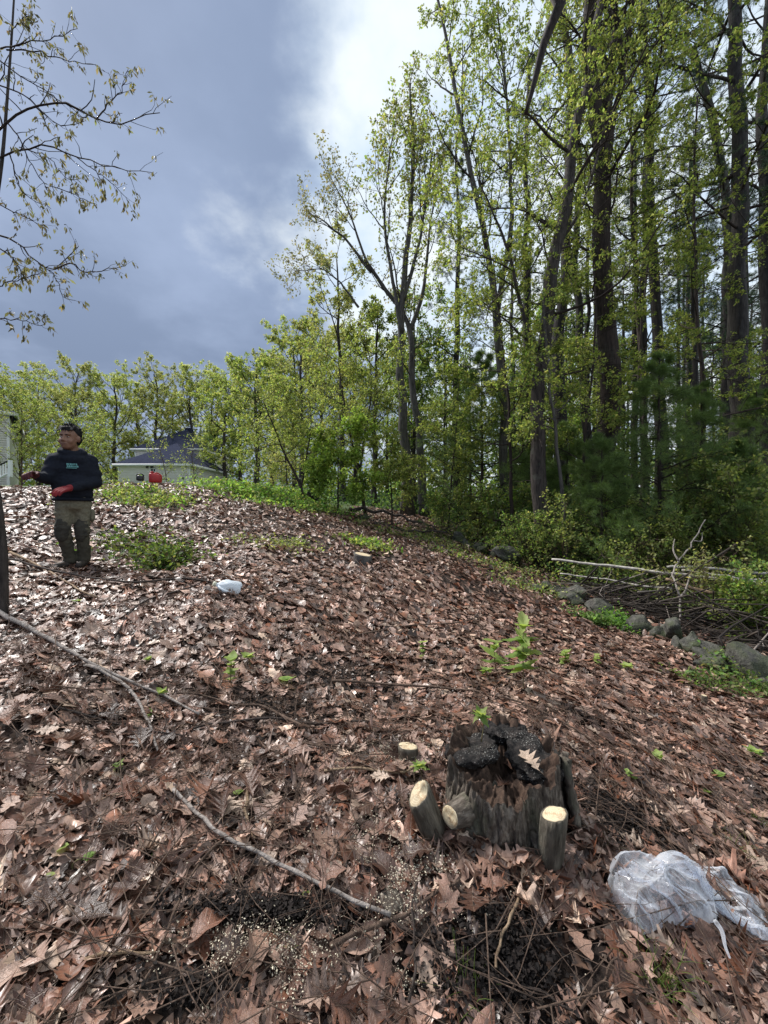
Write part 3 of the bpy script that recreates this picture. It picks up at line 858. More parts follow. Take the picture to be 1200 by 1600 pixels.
# --- tall spring trees along the edge of the wood
tree('oak_tree', 'tall dark stemmed tree at the left end of the wood reaching highest into the sky', tp([(636, 806), (632, 690), (626, 560), (630, 450), (640, 330), (645, 220), (640, 130)], 14), .2, .03, M['bark_grey'], 21,
     leaders=[(tp([(628, 520), (612, 430), (600, 330), (612, 230), (620, 180)], 14, False), .08, .015), (tp([(630, 470), (655, 380), (668, 290), (680, 210)], 14, False), .08, .015)],
     t0=.42, n1=13, L1=2.6, a1=.5, up1=.10, shape='vase', n2=7, L2=.42, n3=5, leaf_n=2, leaf_per=1, leaf_size=.10, leaf_col=np.vstack([GREYL, YG]), wob=.13, up=.05)
tree('oak_tree', 'grey tree whose long bare limbs spread left against the bright cloud', tp([(664, 790), (655, 690), (646, 600), (640, 520), (606, 460), (570, 405)], 15.5), .19, .06, M['bark_grey'], 22,
     leaders=[(tp([(606, 460), (570, 400), (545, 330), (520, 285), (510, 262)], 15.5, False), .07, .012), (tp([(580, 425), (540, 375), (505, 345), (478, 330)], 15.5, False), .07, .012), (tp([(640, 520), (662, 450), (672, 350), (690, 270)], 15.5, False), .1, .015),
              (tp([(560, 480), (530, 440), (500, 420), (470, 425)], 15.5, False), .05, .01)],
     t0=.5, n1=8, L1=2.0, a1=.6, up1=.08, shape='vase', n2=7, L2=.42, n3=5, leaf_n=2, leaf_per=.5, leaf_size=.09, leaf_col=GREYL, wob=.14, up=.03)
tree('maple_tree', 'slim tree with a bare leader curving up past the top edge', tp([(792, 840), (786, 640), (768, 430), (728, 225), (703, 100), (682, -20), (670, -100)], 12.5), .15, .03, M['bark_grey'], 23,
     t0=.4, n1=22, L1=2.2, a1=.75, up1=.06, n2=7, n3=4, leaf_n=2, leaf_per=3, leaf_size=.07, leaf_col=YG, wob=.16,
     leaders=[(tp([(776, 500), (800, 330), (790, 150), (775, -20)], 12.5, False), .09, .02)])
tree('oak_tree', 'dark leaning trunk at the front corner of the wood beside the stone wall', tp([(850, 868), (842, 760), (838, 690), (843, 600), (852, 500), (868, 400), (886, 300), (908, 170), (938, 0), (955, -140)], 9.5), .2, .07, M['bark_dark'], 24,
     leaders=[(tp([(846, 560), (820, 500), (795, 400), (770, 330), (735, 250)], 9.5, False), .06, .012), (tp([(872, 380), (905, 330), (935, 240), (960, 120)], 9.8, False), .05, .012)],
     t0=.28, n1=20, L1=2.6, a1=1.0, up1=.0, n2=8, L2=.42, n3=5, leaf_n=2, leaf_per=3, leaf_size=.055, leaf_col=YG, flare=1.35, sides=14, dead=6)
tree('oak_tree', 'thickest dark brown trunk standing in the middle of the wood', tp([(943, 840), (946, 740), (948, 640), (944, 520), (940, 380), (940, 250), (928, 120), (920, -20), (915, -200)], 11), .31, .13, M['bark_brown'], 25,
     leaders=[(tp([(942, 300), (950, 180), (958, 60), (970, -100)], 11, False), .16, .06), (tp([(944, 250), (968, 150), (985, 20), (1000, -100)], 11, False), .1, .05)],
     t0=.38, n1=18, L1=3.0, a1=.95, n2=8, L2=.4, n3=5, leaf_n=2, leaf_per=3, leaf_size=.06, leaf_col=YG, flare=1.3, sides=16, dead=7)
tree('tree', 'thin pale grey stem beside the dark leaning trunk by the wall', tp([(886, 866), (878, 780), (870, 690), (860, 610), (852, 530), (848, 470)], 9.2), .055, .02, M['bark_grey'], 26, flare=1.1,
     t0=.5, n1=12, L1=1.3, a1=.95, n2=6, n3=3, leaf_n=2, leaf_per=3, leaf_size=.06, leaf_col=YG, sides=8)
tree('oak_tree', 'grey trunk behind the pale thin stem rising into the green', tp([(878, 830), (880, 700), (876, 560), (884, 400), (890, 200), (880, 0)], 15.5), .28, .1, M['bark_pine'], 27, t0=.5, n1=16, L1=3, n2=7, n3=4, leaf_n=2, leaf_per=3, leaf_size=.08, dead=5)
tree('oak_tree', 'grey trunk left of the thickest trunk, tilted to the left', tp([(922, 800), (918, 690), (908, 560), (900, 420), (905, 250), (890, 60)], 16.5), .2, .08, M['bark_pine'], 28, t0=.5, n1=14, L1=2.6, n2=7, n3=4, leaf_n=2, leaf_per=3, leaf_size=.08, dead=5)

# --- pines
def pine(label, trunk, r0, r1, seed, t0=.3, n1=34, L1=2.6, per=13, size=.18, col=PINE, group=None, a1=1.45, up1=.02, dead=10, n2=7, n3=3, wid=.05, leaf_n=3, wood='bark_pine', name='pine_tree', flare=1.25, shape='cone', bare=0.0):
    return tree(name, label, trunk, r0, r1, M[wood], seed, group=group, t0=t0, n1=n1, L1=L1, a1=a1, up1=up1, shape=shape, n2=n2, L2=.38, a2=.8, n3=n3, L3=.4, leaf_n=leaf_n, leaf_per=per,
                needle=True, needle_size=size, needle_wid=wid, leaf_col=col, flat1=.35, wob=.09, dead=dead, flare=flare, sides=12, bare_from=bare)
pine('straight tall pine trunk near the right edge with dark needles up high', tp([(1168, 850), (1164, 700), (1159, 520), (1156, 330), (1152, 150), (1148, -60), (1146, -260)], 12), .29, .12, 31, t0=.42, n1=38, L1=3.2, shape='flat',
     per=15, n2=9, dead=14)
pine('slimmer pine trunk between the thickest trunk and the right edge', tp([(1034, 850), (1030, 640), (1022, 450), (1014, 250), (1008, 60), (1000, -100)], 14), .24, .09, 32, t0=.45, n1=30, L1=2.4, dead=16, shape='flat')
pine('pine trunk half hidden at the far right edge', tp([(1200, 830), (1197, 600), (1192, 300), (1196, 60), (1198, -160)], 13.5), .25, .1, 33, t0=.4, n1=32, L1=2.8, shape='flat')
pine('dark pine behind the left forked trees with drooping needle boughs', tp([(714, 790), (713, 640), (714, 480), (716, 320), (714, 210)], 18), .2, .04, 34, t0=.2, n1=34, L1=2.6, dead=8, size=.16, a1=1.6)
pine('short pine trunk in the shade left of the tall right hand pine', tp([(1136, 800), (1134, 640), (1133, 520), (1135, 380), (1130, 260)], 18), .24, .08, 35, t0=.45, n1=26, L1=2.6, dead=10)
pine('slender pine between the slim and the tall right hand pines', tp([(1092, 800), (1088, 640), (1084, 480), (1082, 330), (1080, 220)], 17), .15, .05, 36, t0=.4, n1=26, L1=2.2, dead=12)
# broken limb pine: grey crooked limb high on the right
tree('tree', 'crooked grey broken topped tree high at the right before the sky', tp([(1150, 830), (1145, 600), (1140, 400), (1128, 260), (1108, 170), (1092, 110), (1082, 75)], 13), .2, .1, M['bark_grey'], 37, t0=.55, n1=14, L1=1.8, a1=1.2, n2=6, n3=4, leaf_n=2, leaf_per=2, leaf_size=.07, leaf_col=YG, dead=4)
# young pines in the understorey
pine('bushy young pine filling the shade at the middle right', up_from(1028, 9.3, 5.3, (.05, 0)), .06, .012, 41, t0=.06, n1=56, L1=2.1, per=12, size=.12, col=YPINE, a1=1.42, up1=.03, dead=0, n2=9, n3=4, wid=.04, leaf_n=3, name='young_pine', wood='twig_dark')
pine('low young pine between the thin pale stem and the bushy pine', up_from(940, 9.0, 3.4), .05, .01, 42, t0=.05, n1=40, L1=1.5, per=12, size=.12, col=YPINE, dead=0, n2=8, n3=4, wid=.04, name='young_pine', wood='twig_dark')
yp = [o_ for o_ in list(COL.objects) if o_.name.startswith('young_pine')]
for i, (px, y, sc_, lab) in enumerate(((752, 13.0, 1.15, 'young pine in the hollow behind the far end of the stone wall'), (1150, 8.6, .95, 'young pine at the right edge behind the brush pile'), (1095, 10.4, 1.25, 'young pine under the slender pines right of the bushy young pine'),
        (885, 12.0, 1.2, 'young pine in the shade behind the thin pale stem'), (1185, 11.0, 1.3, 'young pine in the shade under the tall right hand pine'), (830, 14.0, 1.1, 'young pine in the shade left of the dark leaning trunk'))):
    x = (px - 600) / 600 * y
    copy_tree(yp[i % 2] if i not in (2, 4) else yp[0], (x, y, h1(x, y) - .05), i * 1.9 + .6, sc_ * (.75 if i in (2, 4) else 1), lab, 'young pines in the understorey')
for o_ in yp: o_['group'] = 'young pines in the understorey'
# --- understorey maples with flat yellow green sprays
US = dict(shape='flat', a1=1.25, up1=.02, flat1=.55, n2=8, L2=.5, n3=5, L3=.42, leaf_n=3, leaf_per=3, leaf_size=.06, droop=.1, lflat=1.0, wood=M['twig_dark'], wob=.12)
def under(label, line, r0, seed, n1=16, L1=1.9, t0=.3, col=YG, group=None, **kw):
    d = dict(US); d.update(kw); wood = d.pop('wood')
    return tree('maple_sapling', label, line, r0, r0 * .25, wood, seed, group=group, t0=t0, n1=n1, L1=L1, leaf_col=col, flare=1.15, sides=8, **d)
under('yellow green maple sapling with level sprays left of the dark leaning trunk', tp([(800, 850), (798, 700), (788, 560), (775, 450), (770, 400)], 10.5), .06, 51, 20, 2.0)
under('yellow green maple sapling with level sprays in front of the thickest trunk', tp([(905, 850), (912, 700), (925, 590), (930, 480), (925, 380)], 10.2), .05, 52, 16, 1.5)
under('maple sapling with long green sprays between the thick trunk and the slim pine', tp([(985, 850), (990, 700), (1000, 560), (1010, 450), (1015, 360)], 12), .07, 53, 18, 2.1)
under('tall understorey maple before the tall right hand pine', tp([(1095, 860), (1100, 640), (1090, 480), (1085, 300), (1090, 150)], 11), .08, 54, 22, 2.0)
under('understorey maple rising to the top edge between thick trunk and slim pine', tp([(1000, 830), (1005, 600), (990, 380), (985, 200), (990, 20)], 12.5), .09, 55, 20, 2.0, t0=.5)
under('fresh bright green maple bush at the edge of the wood left of the forked trees', up_from(528, 11.4, 2.3), .03, 56, 16, 1.0, t0=.15, col=np.array([(.26, .36, .09), (.21, .31, .075), (.31, .40, .12)]), leaf_size=.085)
under('leafy sapling between the forked grey trees and the young pine', tp([(700, 820), (706, 740), (712, 680), (716, 600)], 12.2), .035, 57, 16, 1.4, t0=.2)
under('small yellow leaved sapling in front of the forked grey trees', tp([(613, 826), (612, 780), (610, 740), (612, 700)], 12), .03, 58, 12, .8, t0=.3)
under('slim olive green sapling at the left of the bright maple bush', tp([(450, 790), (447, 730), (442, 680), (440, 620)], 13), .03, 59, 12, 1.0, t0=.25, col=YG, leaf_n=2, leaf_per=2)
under('leaning double stemmed sapling at the end of the grass', tp([(482, 796), (465, 750), (445, 710), (425, 660), (410, 625)], 11), .045, 60, 11, 1.0, t0=.35, col=YG, leaf_n=2, leaf_per=2, leaders=[(tp([(470, 765), (478, 720), (486, 660), (480, 610)], 11, False), .03, .008)])
under('upright dark sapling right of the bright maple bush', tp([(572, 806), (562, 740), (548, 680), (536, 620), (528, 560)], 12.4), .06, 61, 14, 1.3, t0=.3, col=YG, leaf_n=2, leaf_per=2, leaders=[(tp([(562, 740), (570, 680), (580, 610), (575, 540)], 12.4, False), .04, .01)])

# --- the middle distance left of the forked trees
MID = dict(shape='round', n2=7, n3=4, leaf_n=3, leaf_per=3, wob=.16)
tree('oak_tree', 'olive green tree with a bare leader just left of the forked grey trees', tp([(535, 780), (534, 650), (530, 540), (528, 470), (526, 405)], 19), .16, .03, M['bark_dark'], 71, t0=.3, n1=18, L1=2.6, leaf_size=.10, leaf_col=OLIVE, **MID)
tree('maple_tree', 'bright yellow green tree low behind the forked grey trees', tp([(585, 780), (586, 650), (588, 560), (590, 490)], 18), .15, .03, M['bark_dark'], 72, t0=.2, n1=20, L1=2.6, leaf_size=.10, leaf_col=YG, **MID)
tree('maple_tree', 'rounded pale tree behind the end of the grass', tp([(470, 780), (472, 690), (470, 600), (468, 530)], 25), .2, .04, M['bark_dark'], 73, t0=.15, n1=22, L1=3.6, leaf_size=.13, leaf_col=np.vstack([OLIVE, YG]), **MID)
tree('oak_tree', 'broad olive tree right of the house with the dark roof', tp([(400, 772), (402, 690), (398, 620), (400, 575)], 32), .25, .05, M['bark_dark'], 74, t0=.15, n1=22, L1=4.2, leaf_size=.16, leaf_col=YG * 1.15, **MID)
tree('maple_tree', 'green tree just behind the right end of the house', tp([(352, 765), (350, 700), (352, 640), (350, 600)], 46), .28, .05, M['bark_dark'], 75, t0=.15, n1=20, L1=5.0, leaf_size=.2, leaf_col=YG * 1.1, **MID)
tree('pine_tree', 'small dark evergreen standing directly behind the house roof', tp([(338, 760), (339, 700), (338, 662)], 60), .22, .03, M['bark_dark'], 76, t0=.08, n1=26, L1=3.2, shape='cone', a1=1.3, n2=7, n3=3, leaf_n=3, leaf_per=3, leaf_size=.26, leaf_col=GREEN)
FT = dict(shape='round', n1=26, n2=7, n3=4, leaf_n=3, leaf_per=5, leaf_size=.155, wob=.18, t0=.14, L1=5.6)
tree('oak_tree', 'broad bare branched tree in the far tree line behind the house', tp([(245, 760), (243, 690), (246, 620), (240, 585)], 54), .3, .05, M['bark_dark'], 81, leaf_col=OLIVE * 1.15, **FT)
tree('oak_tree', 'yellow green tree in the far tree line above the right end of the house', tp([(298, 760), (300, 690), (296, 630), (300, 592)], 54), .3, .05, M['bark_dark'], 82, leaf_col=np.vstack([OLIVE, YG]) * 1.35, **FT)
far_kinds = [o_ for o_ in list(COL.objects) if 'far tree line' in o_.get('label', '')]
def copy_far(px, y, sd_, lab):
    x = (px - 600) / 600 * y
    copy_tree(far_kinds[sd_ % 2], (x, y, h1(x, y) - .1), sd_ * 1.1, {83: .94, 84: .95, 85: .93, 86: .97}[sd_], lab, 'trees of the far line')
copy_far(180, 52, 83, 'wide tree in the far tree line right of the person')
copy_far(118, 50, 84, 'yellow green tree in the far tree line directly behind the person')
copy_far(60, 52, 85, 'tree in the far tree line between the person and the left house')
copy_far(5, 54, 86, 'tree behind the roof of the house at the left edge')
sh1 = tree('lilac_bush', 'pale twiggy bush in front of the left house wall', up_from(34, 25, 5.4), .06, .02, M['twig_brown'], 87, cat='bush', t0=.05, n1=26, L1=2.8, a1=.7, up1=.08, shape='flat', n2=7, n3=4, leaf_n=3, leaf_per=2, leaf_size=.09, leaf_col=YG)
tree('bush', 'yellow green bush right behind the person in the yard', up_from(130, 30, 4.6), .06, .02, M['twig_brown'], 88, cat='bush', t0=.05, n1=24, L1=2.8, a1=.8, up1=.06, shape='flat', n2=7, n3=4, leaf_n=2, leaf_per=2, leaf_size=.12, leaf_col=YG)
tree('tree', 'thin bare twiggy sapling before the pale wall of the house', tp([(262, 764), (258, 735), (252, 710), (248, 692)], 14), .02, .006, M['twig_brown'], 89, t0=.2, n1=10, L1=.7, n2=5, n3=3, leaf_n=1, leaf_per=.5, leaf_size=.05, leaf_col=YG)
tree('tree', 'thin leafy sapling at the right corner of the house', tp([(305, 766), (303, 740), (300, 715), (304, 690)], 16), .025, .006, M['twig_brown'], 90, t0=.1, n1=16, L1=.9, n2=5, n3=2, leaf_n=1, leaf_per=1, leaf_size=.06, leaf_col=YG)

ft0 = [o_ for o_ in list(COL.objects) if o_.get('label', '').endswith('far tree line right of the person')][0]
ft1 = [o_ for o_ in list(COL.objects) if o_.get('label', '').endswith('directly behind the person')][0]
for i, (px, y, sc_, lab) in enumerate(((215, 58, 1.02, 'tree deep in the far line between the house roof and its wide neighbour'), (270, 60, 1.0, 'tree deep in the far line just above the ridge of the house'), (150, 58, .98, 'tree deep in the far line above the shoulder of the person'),
        (90, 59, 1.0, 'tree deep in the far line left of the head of the person'), (30, 60, 1.0, 'tree deep in the far line over the left house roof'), (330, 56, 1.0, 'tree deep in the far line right of the house ridge'), (375, 48, .95, 'tree in the far line where it meets the broad olive tree'),
        (425, 42, .95, 'tree behind the broad olive tree at the end of the grass'), (460, 36, .95, 'tree behind the rounded pale tree at the end of the grass'), (505, 33, .9, 'tree low behind the olive tree with the bare leader'), (555, 30, .8, 'tree in the gap left of the forked grey trees'))):
    x = (px - 600) / 600 * y
    copy_tree((ft0, ft1)[i % 2], (x, y, h1(x, y) - .1), i * 1.3 + .4, sc_ * (.88 if px > 420 else .93), lab, 'trees of the far line')
# --- deep in the wood: copies of a few kinds
rb = np.random.default_rng(5)
kinds = [pine('slender dark pine trunk deep in the shaded wood', up_from(930, 24, 19), .17, .05, 101, t0=.45, n1=24, L1=2.6, n2=6, n3=2, leaf_n=3, per=7, size=.2, wid=.07, dead=16, group='pine trunks deep in the wood'),
         pine('slender dark pine trunk deep in the shaded wood', up_from(800, 27, 20), .2, .06, 102, t0=.35, n1=26, L1=3.0, n2=6, n3=2, leaf_n=3, per=7, size=.2, wid=.07, dead=14, group='pine trunks deep in the wood'),
         pine('slender dark pine trunk deep in the shaded wood', up_from(1060, 22, 17), .14, .05, 103, t0=.5, n1=22, L1=2.2, n2=6, n3=2, leaf_n=3, per=7, size=.2, wid=.07, dead=18, group='pine trunks deep in the wood')]
for i in range(44):
    y = rb.uniform(18, 40); px = rb.uniform(725, 1230)
    x = (px - 600) / 600 * y
    copy_tree(kinds[i % 3], (x, y, h1(x, y) - .05), rb.uniform(0, 6.28), rb.uniform(.8, 1.15), 'slender dark pine trunk deep in the shaded wood', 'pine trunks deep in the wood')
fk = [tree('maple_tree', 'leafy yellow green tree behind the front trunks of the wood', up_from(860, 21, 13), .12, .03, M['bark_dark'], 111, group='leafy trees inside the wood', t0=.12, n1=22, L1=3.0, n2=7, n3=4, leaf_n=2, leaf_per=3, leaf_size=.13, leaf_col=np.vstack([YG, GREEN]), wob=.16),
      tree('maple_tree', 'leafy yellow green tree behind the front trunks of the wood', up_from(1010, 19, 9), .1, .02, M['bark_dark'], 112, group='leafy trees inside the wood', t0=.08, n1=22, L1=2.8, n2=7, n3=4, leaf_n=2, leaf_per=3, leaf_size=.12, leaf_col=np.vstack([YG, GREEN, GREEN]), wob=.16)]
for i in range(24):
    y = rb.uniform(17, 34); px = rb.uniform(660, 1240) if i % 4 else rb.uniform(590, 700)
    x = (px - 600) / 600 * y
    copy_tree(fk[i % 2], (x, y, h1(x, y) - .05), rb.uniform(0, 6.28), rb.uniform(.65, 1.1), 'leafy yellow green tree behind the front trunks of the wood', 'leafy trees inside the wood')

# --- shrubs beside and behind the wall
def shrub(label, px, y, h, L, seed, col=YG, n1=18, size=.05, per=3, wood='twig_brown', leaf_n=2, a1=.7):
    return tree('shrub', label, up_from(px, y, h * .75), .015, .006, M[wood], seed, cat='shrub', t0=.03, n1=n1, L1=L, a1=a1, up1=.05, shape='flat', n2=6, L2=.45, n3=4, leaf_n=leaf_n, leaf_per=per, leaf_size=size, leaf_col=col, flare=1.0, sides=6, wob=.2)
shrub('pale leaved shrub at the foot of the dark leaning trunk', 880, 8.8, 1.3, 1.0, 121, YG, 10, .055, 2)
shrub('low shrub growing behind the middle of the stone wall', 965, 8.0, .9, .8, 122, YG, 14, .06, 1)
shrub('straggling shrub in front of the young pine, right of the wall shrub', 1030, 8.2, 1.5, 1.0, 123, YG, 18, .06, 2)
shrub('tall loose shrub with bright leaves at the right edge', 1150, 8.0, 2.6, 1.2, 124, YG, 24, .07, 2)
shrub('loose bright shrub behind the white poles', 1100, 8.6, 2.7, 1.2, 125, YG, 22, .07, 2)
shrub('dry shrub beside the brush pile with few leaves', 1085, 6.4, .9, .8, 126, OLIVE, 14, .045, 1)
shrub('shrub covering the gap in the stone wall', 825, 9.4, .9, .9, 127, np.vstack([YG, GREEN]), 14)
shrub('shrub on the near side of the hollow by the far wall end', 745, 11.6, 1.0, .9, 128, YG, 10, .07, 2)
shrub('green shrub beneath the leafy sapling at the far wall end', 690, 12.4, 1.0, 1.0, 129, np.vstack([YG, GREEN]), 10, .07, 2)
shrub('shrub low at the right edge above the last stones', 1185, 5.6, .8, .7, 130, np.vstack([YG, GREEN]), 18, .05)
shrub('green undergrowth bush behind the shrubs at the wall', 985, 10.2, .9, 1.0, 131, GREEN, 18, .07)
shrub('dark undergrowth bush below the tall right hand pine', 1120, 10.4, 1.1, 1.2, 132, GREEN, 18, .07)
shrub('undergrowth bush right of the dark leaning trunk', 910, 9.9, 1.3, 1.2, 133, np.vstack([GREEN, YG]), 12, .07, 2)
shrub('undergrowth bush under the yellow maple sapling', 790, 11.0, 1.3, 1.2, 134, np.vstack([GREEN, YG]), 12, .08, 2)
shrub('bare twiggy bush at the end of the grass', 440, 15, 1.6, 1.2, 135, OLIVE, 20, .08, 1)

# a mass of far woodland closing the view behind the trunks
def mass(name, label, n, yr, pxr, zr, size, col, seed, per=1):
    r = np.random.default_rng(seed)
    y = r.uniform(*yr, n); px = r.uniform(*pxr, n); x = (px - 600) / 600 * y
    top = zr[0] + (zr[1] - zr[0]) * (.5 + .5 * fbm(x * .22, y * .22, o=3))
    if name == 'undergrowth': top = top * np.clip((px - 430) / 260, .45, 1)
    z = H(x, y) + top * r.uniform(0, 1, n) ** 1.2
    A = np.stack([x, y, z], -1)
    V, F, C = leaves(A, r.normal(0, 1, A.shape), per, size, col, r, .1, jit=.2)
    o_ = link(name, mk_mesh(name, V, F, False, col=C), M['leaf'])
    tag(o_, label, 'woodland', kind='stuff')
mass('far_woodland', 'dense far woodland behind the last trunks', 16000, (36, 52), (600, 1260), (3, 9), .5, np.vstack([GREEN, PINE, YG]), 141)
mass('undergrowth', 'green undergrowth covering the floor of the wood', 19000, (14.5, 30), (470, 1260), (.3, 2.2), .17, np.vstack([GREEN, PINE, PINE, GREEN * .8]), 142)
mass('far_tree_line', 'low scrub at the foot of the far tree line', 16000, (50, 62), (-60, 640), (2.5, 8), .5, np.vstack([OLIVE, YG, GREEN]), 143)
r2 = np.random.default_rng(8)
yy = r2.uniform(7.4, 14, 9000); wl = np.interp(yy, WALL_Y, WALL_X); xx = wl + .5 + r2.uniform(0, 1, 9000) ** 1.5 * yy * .8
A = np.stack([xx, yy, H(xx, yy) + r2.uniform(0, .35, 9000) * (1 + .6 * fbm(xx, yy))], -1)
V, F, C = leaves(A, r2.normal(0, 1, A.shape), 1, .07, np.vstack([GREEN, GREEN * .8, YG, OLIVE]), r2, 0, jit=.1)
tag(link('ground_cover', mk_mesh('ground_cover', V, F, False, col=C), M['leaf']), 'low leafy ground cover behind the stone wall', 'ground cover', kind='stuff')

# --- the young tree at the left edge: trunk in frame low, limbs with drooping young leaves against the sky
rl = np.random.default_rng(77)
y0 = 3.0
tl = np.array([PX(6, 962, 3.0), PX(4, 860, 3.0), PX(-6, 770, 3.0), PX(-30, 620, 3.02), PX(-35, 480, 3.05), PX(-12, 350, 3.1), PX(2, 260, 3.1), PX(10, 170, 3.15), PX(18, 60, 3.2), PX(24, -40, 3.2)])
tl[0, 2] = h1(tl[0, 0], tl[0, 1]) - .03
left = empty('oak_sapling', tl[0], 'slender young tree at the left edge with drooping new leaves against the sky', 'tree')
P0 = resample(tl, 40); R0 = np.interp(np.linspace(0, 1, 40), [0, .3, .6, 1], [.032, .026, .014, .006])
part_mesh(left, 'trunk', [(*trunk_tube(P0, R0, 9, rl, .03), None)], M['bark_dark'])
LIMBS = [([(-10, 210), (20, 185), (50, 170), (100, 162), (150, 185), (190, 195), (215, 180), (250, 178)], 5, 1.5), ([(150, 187), (175, 155), (195, 130), (200, 108)], 3, 1), ([(-10, 250), (30, 235), (70, 228), (120, 245), (170, 258), (205, 268), (238, 268)], 4, 1),
         ([(120, 246), (160, 275), (190, 300), (200, 318)], 2, 1), ([(0, 76), (40, 65), (85, 60), (120, 44)], 3, 1), ([(10, 78), (60, 80), (105, 95), (150, 100)], 3, 1), ([(-10, 130), (40, 150), (90, 195), (130, 188)], 3, 1), ([(0, 95), (50, 130), (100, 160), (130, 185)], 2.5, 1),
         ([(-15, 365), (20, 375), (60, 410), (85, 420), (120, 385), (118, 375)], 4, 1), ([(85, 421), (110, 412), (140, 425), (195, 415)], 3, 1), ([(60, 412), (85, 430), (100, 465), (118, 470)], 2, 1), ([(-10, 380), (25, 410), (38, 442)], 3, 1.5),
         ([(10, 190), (30, 215), (45, 250), (70, 290), (80, 300)], 3, 1), ([(70, 292), (100, 298), (130, 310), (150, 320)], 2, 1), ([(0, 320), (20, 330), (50, 345), (70, 352)], 2.5, 1), ([(15, 240), (30, 290), (45, 310), (80, 325)], 2.5, 1),
         ([(-20, 497), (20, 498), (55, 508), (72, 508)], 2.5, 1), ([(20, 45), (35, 30), (50, 22)], 2, 1), ([(-10, 450), (15, 440), (50, 432), (70, 425)], 2.5, 1), ([(5, 200), (-5, 150), (10, 100), (30, 60), (50, 25)], 3, 1), ([(30, 230), (75, 245), (100, 275), (127, 282)], 2, 1)]
bits = []; ends = []
for pix, a, b in LIMBS:
    dy = rl.uniform(-.25, .25)
    Q_ = np.array([PX(px, py, 3.1 + dy * k_ / len(pix)) for k_, (px, py) in enumerate(pix)])
    Q_ = resample(Q_, 14); Q_[2:] += rl.normal(0, .006, (12, 3))
    R_ = np.linspace(a, b, 14) * .37 / 600 * 3.1
    bits.append((*tubes(Q_[None], R_[None], 6, False), None))
    Pc, Rc = children_of(Q_[None], R_[None], 12, .15, 1, lambda t, pl: pl * .15 + .03, .75, 5, rl, .02, .2, .7, .5, .0016)
    bits.append((*tubes(Pc, Rc, 4, False), None)); ends.append(Pc)
tag(part_mesh(left, 'branches', bits, M['twig_dark']), kind='stuff')
bits = []
for Pc in ends:
    A, D = anchors(Pc, 2, .6, rl)
    kk = rl.uniform(0, 1, len(A)) < .8
    bits.append(leaves(A[kk], D[kk], 5, .043, np.array([(.16, .15, .09), (.22, .20, .13), (.12, .11, .07)]), rl, 1.3, spread=.55, flat=0, wid=.17, jit=.012))
tag(part_mesh(left, 'crown', bits, M['leaf']), kind='stuff')

# --- limb hanging in from above, from a tree standing outside the frame on the right
lt = empty('overhanging_tree', (4.6, 1.2, h1(4.6, 1.2)), 'dark bare limb hanging in from the top edge', 'tree')
tr_ = resample(np.array([(4.6, 1.2, h1(4.6, 1.2) - .1), (4.7, 1.25, 2.5), (4.55, 1.4, 5.5), (4.4, 1.5, 8)]), 20)
part_mesh(lt, 'trunk', [(*trunk_tube(tr_, np.linspace(.2, .09, 20), 12, rl), None)], M['bark_dark'])
lm = resample(np.array([tr_[14], (3.6, 2.0, 6.6), PX(900, -60, 4.0), PX(874, 10, 4.2), PX(852, 62, 4.3), PX(842, 100, 4.35), PX(832, 140, 4.4), PX(821, 178, 4.45)]), 34)
rr = np.interp(np.linspace(0, 1, 34), [0, .35, .6, .85, 1], [.10, .09, .075, .05, .02])
V, F = trunk_tube(lm, rr, 10, rl, .06)
part_mesh(lt, 'limb', [(V, F, None)], M['bark_dark'])

# ------------------------------------------------------------------ stone wall, rocks, poles, brush
m, t, o = mat('field_stone')
n1_ = noise(t, 5, 6, 0.65); n2_ = noise(t, 1.7, 4, 0.6); n3_ = noise(t, 22, 5, 0.7)
oi = N(t, 'ShaderNodeObjectInfo')
c = ramp(t, n1_, [(0.34, (0.022, 0.021, 0.018)), (0.5, (0.085, 0.082, 0.07)), (0.68, (0.17, 0.168, 0.145))])
c = mixc(t, mrange(t, n2_, 0.42, 0.55, 0, .85), c, (0.045, 0.058, 0.02))
c = mixc(t, mrange(t, n3_, 0.62, 0.7, 0, .5), c, (0.34, 0.35, 0.32))
c = mixc(t, mth(t, 'MULTIPLY', oi.outputs['Random'], .35), c, (0.06, 0.055, 0.05))
p = pbsdf(t, c, 0.75, 0.35); lk(t, bump(t, mth(t, 'ADD', n1_, mth(t, 'MULTIPLY', n3_, .5)), 1.0, .06), p.inputs['Normal']); lk(t, p.outputs[0], o.inputs[0])
M['stone'] = m
def rock_mesh(name, sx_, sy_, sz_, seed, sub=4, rough=.36):
    bm = bmesh.new(); bmesh.ops.create_icosphere(bm, subdivisions=sub, radius=1)
    V = np.array([v.co[:] for v in bm.verts]); s = seed * 7.3
    rr = np.random.default_rng(seed)
    for _ in range(13):                                   # flatten a few faces like split field stone
        d = nrm(rr.normal(0, 1, 3)); h_ = rr.uniform(.42, .74)
        e = V @ d - h_; V = V - np.where(e > 0, e * .95, 0)[:, None] * d
    V = V * (1 + rough * .5 * fbm(V[:, 0] * 1.5 + s, V[:, 1] * 1.5, V[:, 2] * 1.5, 5) + .06 * np.abs(vnoise(V[:, 0] * 6 + s, V[:, 1] * 6, V[:, 2] * 6)))[:, None]
    V = V * np.array((sx_, sy_, sz_))
    for v, c_ in zip(bm.verts, V): v.co = c_
    me = bpy.data.meshes.new(name); bm.to_mesh(me); bm.free()
    for p_ in me.polygons: p_.use_smooth = True
    return me
wall = empty('stone_wall', G(940, 962), 'tumbled dry stone wall of grey lichened boulders along the edge of the wood', 'stone wall')
